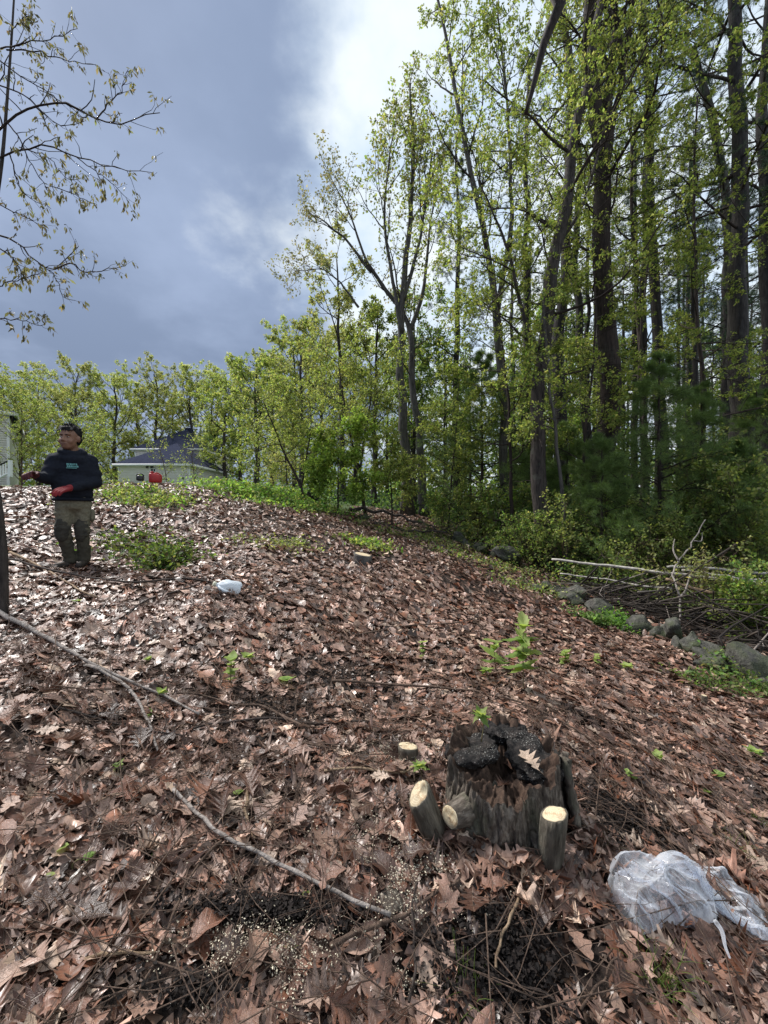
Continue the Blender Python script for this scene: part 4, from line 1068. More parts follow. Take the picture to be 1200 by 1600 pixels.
def stone(px, py, wpx, hpx, y, seed, parent=None, name='stone', lift=0.0):
    """a boulder whose visible middle stands at the pixel; width and height in pixels at distance y"""
    c_ = PX(px, py, y); w = wpx / 600 * y * .5; h_ = hpx / 600 * y * .5
    zg = h1(c_[0], c_[1])
    me = rock_mesh(name, w * 1.08, w * .95, max(h_, .06) * 1.25, seed)
    me.materials.append(M['stone'])
    ob = bpy.data.objects.new(name, me); COL.objects.link(ob)
    ob.rotation_euler = (random.gauss(0, .12), random.gauss(0, .12), random.uniform(-.5, .5))
    z = c_[2] if lift else min(c_[2], zg + h_ * .75)
    ob.location = (c_[0], c_[1], z)
    if parent is not None:
        ob.parent = parent; ob.location = Vector(ob.location) - parent.location
    return ob
for i, (px, py, w, h_, y) in enumerate([
        (718, 840, 24, 20, 10.6), (728, 852, 24, 16, 10.4), (742, 856, 18, 14, 10.3), (752, 862, 34, 16, 10.0), (772, 864, 26, 14, 9.8), (795, 870, 52, 28, 9.3), (706, 848, 16, 12, 10.8),
        (838, 920, 20, 20, 7.45), (852, 916, 22, 16, 7.5), (866, 922, 20, 16, 7.35), (880, 920, 24, 18, 7.25), (895, 925, 40, 26, 6.95), (900, 942, 30, 24, 6.75), (938, 952, 42, 30, 6.4), (925, 962, 24, 16, 6.4), (960, 968, 30, 20, 6.2),
        (1002, 978, 46, 44, 5.9), (1030, 992, 34, 34, 5.6), (985, 985, 26, 22, 5.95), (1050, 985, 44, 36, 5.5), (1060, 1010, 26, 26, 5.25), (1080, 1008, 38, 36, 5.15), (1050, 1015, 22, 20, 5.3), (1115, 1010, 62, 28, 5.0), (1095, 1000, 24, 20, 5.2),
        (1165, 1045, 80, 66, 4.6), (1115, 1040, 62, 44, 4.75), (1140, 1075, 40, 30, 4.4), (1195, 1085, 46, 40, 4.35), (1085, 1032, 22, 18, 4.95), (1212, 1040, 50, 50, 4.75)]):
    stone(px, py, w * 1.08, h_ * 1.0, y, 300 + i, wall)
def rock(label, px, py, w, h_, y, seed):
    ob = stone(px, py, w, h_, y, seed, None, 'rock'); tag(ob, label, 'rock')
rock('pale rock half buried in leaves at the edge of the wood below the dark sapling', 568, 808, 20, 12, 11.6, 400)
rock('dark stone under the green plant patch right of the person', 268, 891, 26, 14, 4.6, 401)
rock('mossy dark stone in the leaves before the right end of the wall', 1058, 1100, 26, 16, 3.75, 402)
rock('small mossy stone in the leaves beside a tiny cut stem at the right', 1120, 1108, 32, 16, 3.7, 403)

def pole(name, label, pts, w0, w1, material, cat='pole', forks=()):
    P = resample(np.array([PX(*q) for q in pts]), 22); P[1:-1] += r_.normal(0, .008, (20, 3))
    d = P[:, 1]; R = np.linspace(w0, w1, 22) * .35 / 600 * d
    root = empty(name, P[0], label, cat)
    V, F = tubes(P[None], R[None], 8); link('stem', mk_mesh('stem', V, F), material, root)
    for q, a, b in forks:
        Q_ = resample(np.array([PX(*k) for k in q]), 12); V, F = tubes(Q_[None], (np.linspace(a, b, 12) * .5 / 600 * Q_[:, 1])[None], 6)
        link('side_branch', mk_mesh('side_branch', V, F), material, root)
    return root
pole('fallen_pole', 'longest pale birch pole lying nearly level across the brush behind the wall', [(862, 874, 7.6), (950, 884, 7.1), (1050, 897, 6.6), (1140, 906, 6.2), (1230, 916, 5.9)], 5, 9, M['birch'])
pole('fallen_pole', 'upper pale pole lying above the longest birch pole at the right edge', [(1042, 886, 7.2), (1090, 886, 7.0), (1150, 893, 6.8), (1225, 898, 6.6)], 6, 6, M['birch'])
pole('fallen_pole', 'thin pale pole between the two larger pale poles', [(1065, 891, 7.0), (1110, 896, 6.8), (1160, 904, 6.5), (1225, 911, 6.3)], 5, 5, M['birch'])
pole('fallen_pole', 'thin pale pole slanting down under the longest birch pole', [(875, 896, 7.3), (940, 904, 7.0), (1000, 915, 6.7), (1050, 920, 6.4)], 3, 4, M['birch'])
pole('fallen_pole', 'brownish pole half sunk in the brush below the pale poles', [(1040, 905, 6.5), (1080, 918, 6.3), (1130, 930, 6.0), (1200, 942, 5.7)], 7, 9, M['twig_tan'])
pole('dead_branch', 'forked grey dead branch standing up out of the brush pile', [(1062, 985, 6.0), (1062, 930, 6.2), (1052, 900, 6.4), (1058, 880, 6.6), (1080, 850, 6.8), (1102, 812, 7.0)], 5, 2, M['twig_pale'], 'branch',
     [([(1058, 935, 6.2), (1070, 925, 6.2), (1078, 900, 6.3)], 4, 2), ([(1060, 876, 6.6), (1052, 860, 6.7), (1054, 842, 6.8)], 3, 1), ([(1085, 845, 6.8), (1096, 845, 6.8), (1097, 832, 6.9)], 2, 1)])
for lab, a in (('dark fallen limb lying on the slope before the forked grey trees', [(480, 770, 11.4), (520, 800, 11.2), (570, 815, 11), (640, 828, 10.8), (700, 832, 10.8)]),
               ('dark fallen branch below the small yellow leaved sapling', [(545, 795, 12.2), (600, 800, 12.2), (650, 815, 12), (690, 830, 11.6)]),
               ('dark fallen log at the end of the stone wall near the leaning trunk', [(735, 850, 10.9), (770, 852, 10.4), (810, 856, 10.0), (850, 858, 9.9)])):
    P = np.array([PX(*q) for q in a]); z = H(P[:, 0], P[:, 1]); P[:, 2] = np.maximum(P[:, 2], z + .03)
    P = resample(P, 20); P[1:-1] += r_.normal(0, .03, (18, 3))
    root = empty('fallen_limb', P[0], lab, 'fallen branch')
    V, F = trunk_tube(P, np.linspace(.06, .02, 20), 8, r_); bits = [(V, F, None)]
    part_mesh(root, 'stem', bits, M['bark_dark'])
    Pc, Rc = children_of(P[None], np.linspace(.05, .02, 20)[None], 12, .2, 1, lambda t, pl: pl * .16, .8, 6, r_, .06, .2, .5, .4, .004)
    part_mesh(root, 'branches', [(*tubes(Pc, Rc, 4, False), None)], M['twig_dark'])
# brush pile: hundreds of interlaced dead sticks
rp = np.random.default_rng(31)
nb = 300
yb = rp.uniform(4.7, 7.4, nb); xb = np.interp(yb, WALL_Y, WALL_X) + .35 + np.abs(rp.normal(0, 1.1, nb))
hb = H(xb, yb) + rp.uniform(0, 1, nb) ** 1.5 * .6 * np.clip(1.3 - np.abs(yb - 5.9) / 1.6, .2, 1)
an = rp.normal(2.6, 1.1, nb); Lb = rp.uniform(.5, 2.2, nb); tt = np.linspace(-.5, .5, 6)
bx = rp.normal(0, .12, nb)
X = xb[:, None] + tt * Lb[:, None] * np.cos(an)[:, None] + (tt ** 2) * (bx * Lb)[:, None]
Y = yb[:, None] + tt * Lb[:, None] * np.sin(an)[:, None] * .6
Z = hb[:, None] + tt * (Lb * rp.normal(0, .28, nb))[:, None]; Z = np.maximum(Z, H(X, Y) + .01)
X = np.maximum(X, np.interp(Y, WALL_Y, WALL_X) + .1)
cs = np.array([(.04, .032, .027), (.075, .06, .05), (.025, .02, .018), (.2, .17, .15)])[rp.choice(4, nb, p=[.4, .25, .25, .1])]
V, F = tubes(np.stack([X, Y, Z], -1), rp.uniform(.004, .015, (nb, 1)) * np.linspace(1.2, .5, 6)[None], 5)
bp = link('brush_pile', mk_mesh('brush_pile', V, F, True, col=np.repeat(cs, 30, 0)), M['col'])
tag(bp, 'tangled heap of dead branches behind the stone wall at the right', 'brush pile', kind='stuff')

# ------------------------------------------------------------------ the old stump with its cut sprouts
m, t, o = mat('stump_bark')
tcn = N(t, 'ShaderNodeTexCoord')
nb1 = noise(t, 44, 8, .7, vec=tcn.outputs['Object'], sc3=(1, 1, .30)); nb2 = noise(t, 7, 5, .6); nb3 = noise(t, 160, 3, .6)
c = ramp(t, nb1, [(.3, (.018, .013, .010)), (.48, (.10, .08, .063)), (.68, (.29, .245, .20))])
c = mixc(t, mrange(t, nb2, .52, .66, 0, .4), c, (.10, .11, .07))
c = mixc(t, mrange(t, nb3, .68, .75, 0, .8), c, (.45, .42, .36))
p = pbsdf(t, c, .8, .3); lk(t, bump(t, nb1, 1.0, .015), p.inputs['Normal']); lk(t, p.outputs[0], o.inputs[0]); M['stump_bark'] = m
m, t, o = mat('rotten_wood')
nb1 = noise(t, 40, 6, .7, sc3=(1, 1, .25)); nb2 = noise(t, 9, 4, .6)
c = ramp(t, nb1, [(.3, (.012, .008, .006)), (.55, (.075, .046, .032)), (.75, (.18, .115, .08))])
p = pbsdf(t, c, .85, .25); lk(t, bump(t, nb1, 1.0, .012), p.inputs['Normal']); lk(t, p.outputs[0], o.inputs[0]); M['rotten'] = m
m, t, o = mat('black_wet_wood')
nb1 = noise(t, 30, 6, .7); nb3 = noise(t, 170, 3, .6); nb2 = noise(t, 8, 3, .6)
c = ramp(t, nb1, [(.32, (.004, .004, .004)), (.52, (.016, .013, .012)), (.72, (.055, .042, .036))])
f = mth(t, 'MULTIPLY', mrange(t, nb3, .60, .68), mrange(t, nb2, .40, .6))
c = mixc(t, f, c, (.55, .53, .48))
p = pbsdf(t, c, .75, .3); lk(t, bump(t, nb1, 1.0, .02), p.inputs['Normal']); lk(t, p.outputs[0], o.inputs[0]); M['black_wood'] = m
m, t, o = mat('cut_wood')
tcn = N(t, 'ShaderNodeTexCoord')
sp_ = N(t, 'ShaderNodeSeparateXYZ'); lk(t, tcn.outputs['Object'], sp_.inputs[0])
rad_ = mth(t, 'SQRT', mth(t, 'ADD', mth(t, 'POWER', sp_.outputs[0], 2.0), mth(t, 'POWER', sp_.outputs[1], 2.0)))
nzc = noise(t, 30, 4, .6)
ring = mth(t, 'SINE', mth(t, 'ADD', mth(t, 'MULTIPLY', rad_, 900.0), mth(t, 'MULTIPLY', nzc, 14.0)))
c = ramp(t, ring, [(.0, (.52, .42, .27)), (1.0, (.66, .57, .40))])
c = mixc(t, mrange(t, noise(t, 45, 4, .7), .5, .66, 0, .75), c, (.36, .22, .11))
c = mixc(t, mrange(t, rad_, 0.0, .012, .6, 0), c, (.30, .17, .08))
c = mixc(t, mrange(t, noise(t, 14, 4, .7), .48, .7, 0, .5), c, (.30, .24, .17))
p = pbsdf(t, c, .6, .3); lk(t, bump(t, nzc, .5, .004), p.inputs['Normal']); lk(t, p.outputs[0], o.inputs[0]); M['cut_wood'] = m
m = bark('sprout_bark', (.04, .033, .025), (.19, .165, .128), 34, .3); M['sprout_bark'] = m

sc_ = np.array((STUMP_C[0], STUMP_C[1], h1(*STUMP_C)))
stump = empty('tree_stump', sc_, 'big rotten blackened stump with three freshly cut sprouts round its foot', 'stump')
na, nz_ = 380, 70
th = np.arange(na) / na * 2 * math.pi
def stump_r(th_, f):
    b = STUMP_R * (1 + .10 * np.sin(th_ * 2 + .6) + .05 * np.sin(3 * th_ + 2))
    rid = .07 * np.abs(vnoise(th_ * 4.5, f * .8 + 3)) + .09 * vnoise(th_ * 2.2 + 7, f * 1.2) - .06 * (1 - np.abs(vnoise(th_ * 9 + .8 * vnoise(th_ * 3, f * 3), f * 1.6))) ** 3 + .03 * vnoise(th_ * 22, f * 7) + .022 * np.abs(vnoise(th_ * 40, f * 9)) + .012 * vnoise(th_ * 70, f * 30)
    fl = 1 + .32 * np.exp(-f * 4.5) * (1 + .6 * np.sin(th_ * 5 + 1))
    return b * fl * (1 + rid) * (1 - .08 * f)
def rim_h(th_):
    a = th_
    h_ = .255 + .05 * vnoise(a * 1.6 + 3, a * 0 + 1.5) + .03 * vnoise(a * 6, a * 0 + 9) + .018 * vnoise(a * 17, a * 0 + 4)
    h_ += .085 * np.exp(-((np.angle(np.exp(1j * (a - math.radians(150)))) / .55) ** 2))       # left hump
    h_ += .075 * np.exp(-((np.angle(np.exp(1j * (a - math.radians(-12)))) / .45) ** 2))       # right post
    h_ += .05 * np.exp(-((np.angle(np.exp(1j * (a - math.radians(70)))) / .5) ** 2))          # back hump
    h_ -= .075 * np.exp(-((np.angle(np.exp(1j * (a - math.radians(-100)))) / .8) ** 2))       # broken-down front
    return h_
rows = []
for k in range(nz_):
    f = k / (nz_ - 1)
    rr = stump_r(th, np.full(na, f)); zz_ = -.10 + (rim_h(th) + .10) * f
    rows.append(np.stack([rr * np.cos(th), rr * np.sin(th), zz_], -1))
rim = rows[-1]
body = np.concatenate(rows)
i = np.arange(nz_ - 1)[:, None] * na; j = np.arange(na)[None]; j2 = (j + 1) % na
Qs = np.stack([i + j, i + j2, i + na + j2, i + na + j], -1).reshape(-1, 4)
V = body + sc_; link('bark', mk_mesh('bark', V, [Qs]), M['stump_bark'], stump)
# crumbling hollow top
rows = []
nr_ = 30
for k in range(nr_):
    f = 1 - k / (nr_ - 1)
    x_ = rim[:, 0] * f * .995; y_ = rim[:, 1] * f * .995
    hol = .10 * (1 - f ** 3.0) * (.7 + .5 * vnoise(x_ * 9 + 5, y_ * 9))
    z_ = rim[:, 2] * f ** .8 + (1 - f ** .8) * .20 - hol + .028 * fbm(x_ * 22, y_ * 22, o=4) * (1 - f ** 8) + .02 * np.abs(vnoise(x_ * 55, y_ * 55)) * (1 - f ** 8)
    rows.append(np.stack([x_, y_, z_ - .002], -1))
V = np.concatenate(rows) + sc_
i = np.arange(nr_ - 1)[:, None] * na
Qs = np.stack([i + j, i + j2, i + na + j2, i + na + j], -1).reshape(-1, 4)
link('rotten_core', mk_mesh('rotten_core', V, [Qs]), M['rotten'], stump)
# black humps on the rim
def lump(name, c_, s3, seed, material, parent, sub=5, rough=.55, rot=(0, 0, 0)):
    bm = bmesh.new(); bmesh.ops.create_icosphere(bm, subdivisions=sub, radius=1)
    V = np.array([v.co[:] for v in bm.verts])
    V *= (1 + rough * .5 * fbm(V[:, 0] * 2.2 + seed, V[:, 1] * 2.2, V[:, 2] * 1.2, 6))[:, None]
    V[:, 2] = np.minimum(V[:, 2], .30 + .20 * fbm(V[:, 0] * 3 + seed, V[:, 1] * 3, o=5) + .10 * np.abs(vnoise(V[:, 0] * 14 + seed, V[:, 1] * 3)))
    V *= np.array(s3)
    for v, q in zip(bm.verts, V): v.co = q
    bm.transform(Euler(rot).to_matrix().to_4x4())
    me = bpy.data.meshes.new(name); bm.to_mesh(me); bm.free()
    for p_ in me.polygons: p_.use_smooth = True
    me.materials.append(material)
    ob = bpy.data.objects.new(name, me); COL.objects.link(ob)
    ob.location = Vector(c_) - (parent.location if parent else Vector((0, 0, 0)))
    if parent: ob.parent = parent
    return ob
lump('black_top', sc_ + np.array((-.125, .05, .262)), (.115, .11, .055), 3, M['black_wood'], stump, rot=(-.15, -.05, .4))
lump('black_top', sc_ + np.array((.06, .165, .262)), (.11, .075, .07), 8, M['black_wood'], stump, rot=(0, .1, 0))
lump('black_top', sc_ + np.array((.125, -.02, .250)), (.11, .12, .055), 13, M['black_wood'], stump, rot=(.25, .12, .2))
for (dx, dy, dz, L_, rz_) in ((.09, -.075, .285, .11, .5), (-.03, -.10, .20, .08, 2.2), (.02, .05, .19, .08, 1.2)):
    ob = bpy.data.objects.new('fallen_leaf', proto[(int(dz * 100)) % 14]); COL.objects.link(ob); ob.location = tuple(float(v) for v in sc_ + np.array((dx, dy, dz))); ob.rotation_euler = (.25, .1, rz_); ob.scale = (L_,) * 3
    ob.parent = ground
# bark slabs standing off the side
for k, (a, w, h_, tl_) in enumerate(((-10, .12, .33, .08), (-70, .13, .15, .2), (-150, .12, .2, .1))):
    a = math.radians(a)
    bx_ = bmesh.new(); bmesh.ops.create_grid(bx_, x_segments=8, y_segments=18, size=.5)
    Vv = np.array([v.co[:] for v in bx_.verts]); u_, v_ = Vv[:, 0], Vv[:, 1] + .5
    wd = w * (1 - .25 * v_) * (1 + .2 * vnoise(v_ * 4 + k, u_ * 0))
    front = .018 * np.cos(u_ * math.pi) + .014 * np.abs(vnoise(u_ * 7 + k * 3, v_ * 5)) + .008 * vnoise(u_ * 20, v_ * 14 + k)
    zt = v_ * h_ * (1 + .08 * vnoise(u_ * 5 + k, u_ * 0)) - .05
    rad = STUMP_R * (1.13 - tl_ * v_) + front + .05 * (1 - v_) ** 2
    ca, sa = math.cos(a), math.sin(a)
    X = ca * rad - sa * u_ * wd; Y = sa * rad + ca * u_ * wd
    for v, q in zip(bx_.verts, np.stack([X, Y, zt], -1)): v.co = q
    me = bpy.data.meshes.new('bark_slab'); bx_.to_mesh(me); bx_.free()
    for p_ in me.polygons: p_.use_smooth = True
    me.materials.append(M['stump_bark'])
    ob = bpy.data.objects.new('bark_slab', me); COL.objects.link(ob); ob.parent = stump
    md = ob.modifiers.new('thick', 'SOLIDIFY'); md.thickness = .025; md.offset = -1

def cut_stem(name, base, top, r0, r1, parent, seed, cut_tilt=(0, 0, 0), splinter=False, label=None, cat=None, bark_m='sprout_bark', face_m='cut_wood'):
    base = np.array(base); top = np.array(top)
    off = np.array(parent.location) if parent else np.zeros(3)
    ax = nrm(top - base); L = np.linalg.norm(top - base)
    q = Vector(ax).to_track_quat('Z', 'Y'); 
    k_, nn_ = 20, 9
    a = np.arange(k_) / k_ * 2 * math.pi
    rows = []
    for s in range(nn_):
        f = s / (nn_ - 1); rr = (r0 + (r1 - r0) * f) * (1 + .10 * vnoise(np.cos(a) * 1.3 + seed, np.sin(a) * 1.3 + f * .6) + .03 * vnoise(a * 6, np.full(k_, f * 6 + seed)))
        x_, y_ = rr * np.cos(a), rr * np.sin(a)
        z_ = L * f + f ** 4 * (cut_tilt[0] * x_ + cut_tilt[1] * y_)
        rows.append(np.stack([x_, y_, z_], -1))
    lip = rows[-1].copy(); inn = .90 + .05 * vnoise(a * 3, a * 0 + seed); lip[:, 0] *= inn; lip[:, 1] *= inn; lip[:, 2] += .0015
    rows.append(lip); nn_ += 1
    V = np.concatenate(rows) - np.array((0, 0, L))
    i = np.arange(nn_ - 1)[:, None] * k_; j = np.arange(k_)[None]; j2 = (j + 1) % k_
    Qs = np.stack([i + j, i + j2, i + k_ + j2, i + k_ + j], -1).reshape(-1, 4)
    ob = link(name, mk_mesh(name, V, [Qs]), M[bark_m])
    ob.rotation_euler = q.to_euler(); ob.location = Vector(top - off)
    if parent: ob.parent = parent
    rimv = rows[-1] - np.array((0, 0, L + .002))
    rings = [rimv * np.array((f, f, 1)) * np.array((1, 1, 1)) for f in (1.0, .93, .7, .45, .2, .03)]
    Vc = []
    for f, rg in zip((1.0, .93, .7, .45, .2, .03), rings):
        z_ = cut_tilt[0] * rg[:, 0] + cut_tilt[1] * rg[:, 1] + (.003 if f < .99 else 0.0) + (.0025 * vnoise(rg[:, 0] * 60, rg[:, 1] * 260 + seed) if f < .95 else 0)
        if splinter:
            d = np.hypot(rg[:, 0] - r1 * .15, rg[:, 1] - r1 * .55); z_ = z_ + np.clip(1 - d / (r1 * .42), 0, 1) ** .7 * .035 * (1 + .5 * vnoise(rg[:, 0] * 160, rg[:, 1] * 160)) * (f < .99)
        Vc.append(np.stack([rg[:, 0], rg[:, 1], z_], -1))
    Vc = np.concatenate(Vc)
    i = np.arange(5)[:, None] * k_
    Qs = np.stack([i + j, i + j2, i + k_ + j2, i + k_ + j], -1).reshape(-1, 4)
    cf = link('cut_face', mk_mesh('cut_face', Vc, [Qs, np.arange(5 * k_, 6 * k_)[None]]), M[face_m], ob, world=False)
    if label: tag(ob, label, cat)
    return ob
def stem_px(px, py, wpx, y, bpx, bpy_, by, **kw):
    top = PX(px, py, y); base = PX(bpx, bpy_, by); base[2] = min(base[2], h1(base[0], base[1]) - .03)
    return base, top, wpx * .5 / 600 * y * .92
b_, t_, r1_ = stem_px(655, 1240, 42, 1.50, 688, 1300, 1.55)
cut_stem('cut_sprout', b_, t_, r1_ * 1.12, r1_, stump, 1, (.15, .35), True)
b_, t_, r1_ = stem_px(704, 1276, 34, 1.48, 770, 1290, 1.64)
b_[2] = t_[2] - .045
cut_stem('cut_sprout', b_, t_, r1_ * 1.9, r1_ * 1.1, stump, 2, (0, 0), bark_m='stump_bark')
b_, t_, r1_ = stem_px(866, 1272, 44, 1.42, 858, 1345, 1.47)
cut_stem('cut_sprout', b_, t_, r1_ * 1.1, r1_, stump, 3, (.30, -.35))
b_, t_, r1_ = stem_px(637, 1166, 36, 2.0, 640, 1190, 2.0)
cut_stem('cut_stub', b_, t_, r1_ * 1.1, r1_, None, 4, (.2, -.2), label='low cut stub with a pale top just left of the big stump', cat='stump')
b_, t_, r1_ = stem_px(612, 1405, 40, 1.27, 612, 1440, 1.26)
cut_stem('cut_stub', b_, t_, r1_ * 1.1, r1_ * .95, None, 5, (.1, -.3), label='low dark stub dusted with sawdust by the end of the curved pale branch', cat='stump', bark_m='stump_bark', face_m='stump_bark')
# grey cut stump farther up the slope
g = G(568, 878)
b_ = g - np.array((0, 0, .1)); t_ = PX(567, 866, g[1]) ; t_[2] = max(t_[2], g[2] + .10)
cut_stem('cut_stump', b_, t_, .155, .135, None, 6, (-.05, -.25), label='small grey cut stump alone on the open slope', cat='stump', bark_m='bark_grey')
g = G(1100, 1104); cut_stem('cut_stub', g - np.array((0, 0, .05)), g + np.array((0, 0, .10)), .024, .022, None, 9, (.1, 0), label='tiny cut stem in the leaves near the right end of the wall', cat='stump')

# ------------------------------------------------------------------ plastic bag, jug, cans
m, t, o = mat('clear_plastic')
p = pbsdf(t, (.86, .89, .94), .12, .8)
tr = N(t, 'ShaderNodeBsdfTransparent'); tr.inputs[0].default_value = (.96, .97, 1, 1)
tl2 = N(t, 'ShaderNodeBsdfTranslucent'); tl2.inputs[0].default_value = (.8, .84, .9, 1)
m1 = N(t, 'ShaderNodeMixShader'); m1.inputs[0].default_value = .4
lk(t, p.outputs[0], m1.inputs[1]); lk(t, tl2.outputs[0], m1.inputs[2])
lw = N(t, 'ShaderNodeLayerWeight'); lw.inputs[0].default_value = .35
f = mth(t, 'ADD', mth(t, 'MULTIPLY', mth(t, 'POWER', lw.outputs['Facing'], 1.2), .8), mrange(t, noise(t, 13, 5, .65), .42, .66, .05, .36), None, True)
m2 = N(t, 'ShaderNodeMixShader'); lk(t, f, m2.inputs[0]); lk(t, tr.outputs[0], m2.inputs[1]); lk(t, m1.outputs[0], m2.inputs[2])
lk(t, m2.outputs[0], o.inputs[0]); M['film'] = m
BAG = np.array([G(px, py)[:2] for px, py in ((948, 1385), (956, 1362), (1005, 1385), (1040, 1375), (1085, 1368), (1130, 1372), (1148, 1395), (1185, 1420), (1218, 1490), (1192, 1488), (1140, 1450), (1108, 1462), (1090, 1474), (1045, 1466), (1005, 1484), (985, 1470), (958, 1425))])
bc = np.array([G(1060, 1422)[0], G(1060, 1422)[1]])
gb = np.array((bc[0], bc[1], h1(*bc)))
bag = empty('plastic_bag', gb, 'crumpled clear plastic bag lying on the leaves at the lower right', 'plastic bag')
def bag_layer(hmax, seed, shrink, base):
    na_, nr2 = 220, 90
    out = np.concatenate([BAG, BAG[:1]]); d_ = np.concatenate([[0], np.cumsum(np.linalg.norm(np.diff(out, axis=0), axis=1))])
    u_ = np.linspace(0, d_[-1], na_, endpoint=False)
    O = np.stack([np.interp(u_, d_, out[:, k]) for k in (0, 1)], -1)
    O = (O + np.roll(O, 1, 0) + np.roll(O, -1, 0)) / 3
    f = np.linspace(0, 1, nr2)[:, None]
    X = bc[0] + (O[None, :, 0] - bc[0]) * f * shrink; Y = bc[1] + (O[None, :, 1] - bc[1]) * f * shrink
    hump = .75 + .5 * np.exp(-(((X - bc[0] - .03) / .10) ** 2 + ((Y - bc[1] - .06) / .07) ** 2)) - .55 * np.clip((X - bc[0] - .10) / .14, 0, 1)
    prof = (1 - f ** 2.6) ** .55
    Z = hmax * hump * prof
    ca, sa = math.cos(.75), math.sin(.75)
    px_, py_ = X - bc[0], Y - bc[1]
    for k_, (amp, fr, stx) in enumerate(((.038, 11, .8), (.028, 22, .32), (.010, 50, .28), (.003, 110, .35))):
        wx_ = vnoise(px_ * 9 + seed, py_ * 9 + k_) * .035; wy_ = vnoise(px_ * 9 + 50, py_ * 9 + seed + k_) * .035
        gu = ((px_ + wx_) * ca - (py_ + wy_) * sa) * fr * stx; gv = ((px_ + wx_) * sa + (py_ + wy_) * ca) * fr
        rd = 1 - np.abs(vnoise(gu + seed * 3, gv + k_ * 7))
        e_ = (rd ** 4 - .3) * amp
        Z = Z + e_ * (.35 + .65 * np.minimum(1, (1 - f) * 8 + .2))
        X = X + e_ * .35 * ca; Y = Y - e_ * .35 * sa
    Z = np.maximum(Z, .0) + base
    V = np.stack([X, Y, Z + H(X, Y)], -1).reshape(-1, 3)
    i_ = np.arange(nr2 - 1)[:, None] * na_; j_ = np.arange(na_)[None]; j3 = (j_ + 1) % na_
    Qb = np.stack([i_ + j_, i_ + na_ + j_, i_ + na_ + j3, i_ + j3], -1).reshape(-1, 4)
    link('film', mk_mesh('film', V, [Qb]), M['film'], bag)
bag_layer(.105, 3, 1.0, .035)
bag_layer(.07, 11, .93, .03)
Qh = resample(np.array([PX(1118, 1440, 1.2), PX(1128, 1455, 1.17), PX(1133, 1478, 1.13), PX(1140, 1496, 1.10)]), 12)
V, F = tubes(Qh[None], np.linspace(.007, .003, 12)[None], 8); link('handle', mk_mesh('handle', V, F), M['film'], bag)

m, t, o = mat('milky_plastic')
p = pbsdf(t, (.74, .80, .86), .35, .5); tl2 = N(t, 'ShaderNodeBsdfTranslucent'); tl2.inputs[0].default_value = (.8, .85, .9, 1)
mx = N(t, 'ShaderNodeMixShader'); mx.inputs[0].default_value = .35; lk(t, p.outputs[0], mx.inputs[1]); lk(t, tl2.outputs[0], mx.inputs[2]); lk(t, mx.outputs[0], o.inputs[0]); M['milky'] = m
M['leafy_dirt'] = simple('stained_plastic', (.62, .62, .50), (.42, .40, .28), 18, .45)
def bm_obj(name, bm, material, parent=None, smooth=True):
    me = bpy.data.meshes.new(name); bm.to_mesh(me); bm.free()
    if smooth:
        for p_ in me.polygons: p_.use_smooth = True
    me.materials.append(material)
    ob = bpy.data.objects.new(name, me); COL.objects.link(ob)
    if parent: ob.parent = parent
    return ob
def loft(rings, cap=True):
    k_ = len(rings[0]); V = np.concatenate(rings); n_ = len(rings)
    i = np.arange(n_ - 1)[:, None] * k_; j = np.arange(k_)[None]; j2 = (j + 1) % k_
    F = [np.stack([i + j, i + j2, i + k_ + j2, i + k_ + j], -1).reshape(-1, 4)]
    if cap: F += [np.arange(k_)[::-1][None], ((n_ - 1) * k_ + np.arange(k_))[None]]
    return V, F
def sqring(w, d, z, k_=28, pw=4.0, ox=0, oy=0):
    a = np.arange(k_) / k_ * 2 * math.pi; c_, s_ = np.cos(a), np.sin(a)
    r = (np.abs(c_) ** pw + np.abs(s_) ** pw) ** (-1 / pw)
    return np.stack([c_ * r * w + ox, s_ * r * d + oy, np.full(k_, z)], -1)
gj = G(357, 930)
jug = empty('plastic_jug', gj + np.array((0, 0, .07)), 'dented white plastic jug lying on its side in the leaves', 'jug')
V, F = loft([sqring(.03, .03, -.118), sqring(.066, .066, -.112), sqring(.074, .074, -.095), *[sqring(.075, .075, z_) for z_ in (-.075, -.055, -.035, -.015, .005, .02)], sqring(.070, .070, .05, pw=3), sqring(.05, .05, .09, pw=2.5), sqring(.026, .026, .115, pw=2), sqring(.02, .02, .122, pw=2), sqring(.02, .02, .14, pw=2)])
V = V * (1 + .16 * fbm(V[:, 0] * 12, V[:, 1] * 12, V[:, 2] * 8, 2) - .22 * (1 - np.abs(vnoise(V[:, 0] * 16 + 4, V[:, 1] * 16, V[:, 2] * 12))) ** 4)[:, None]
jb = link('body', mk_mesh('body', V, F), M['milky'], jug, False); jb.rotation_euler = (math.radians(68), math.radians(14), math.radians(-62))
Qh = resample(np.array([(.070, 0, -.02), (.098, 0, 0), (.098, 0, .05), (.06, 0, .088), (.03, 0, .10)]), 14)
V, F = tubes(Qh[None], np.full((1, 14), .011), 8); jh = link('handle', mk_mesh('handle', V, F), M['milky'], jug, False); jh.rotation_euler = jb.rotation_euler
V, F = loft([sqring(.0235, .0235, .126, pw=2), sqring(.0245, .0245, .130, pw=2), sqring(.0245, .0245, .146, pw=2), sqring(.022, .022, .149, pw=2)]); jc = link('cap', mk_mesh('cap', V, F), M['leafy_dirt'], jug, False); jc.rotation_euler = jb.rotation_euler

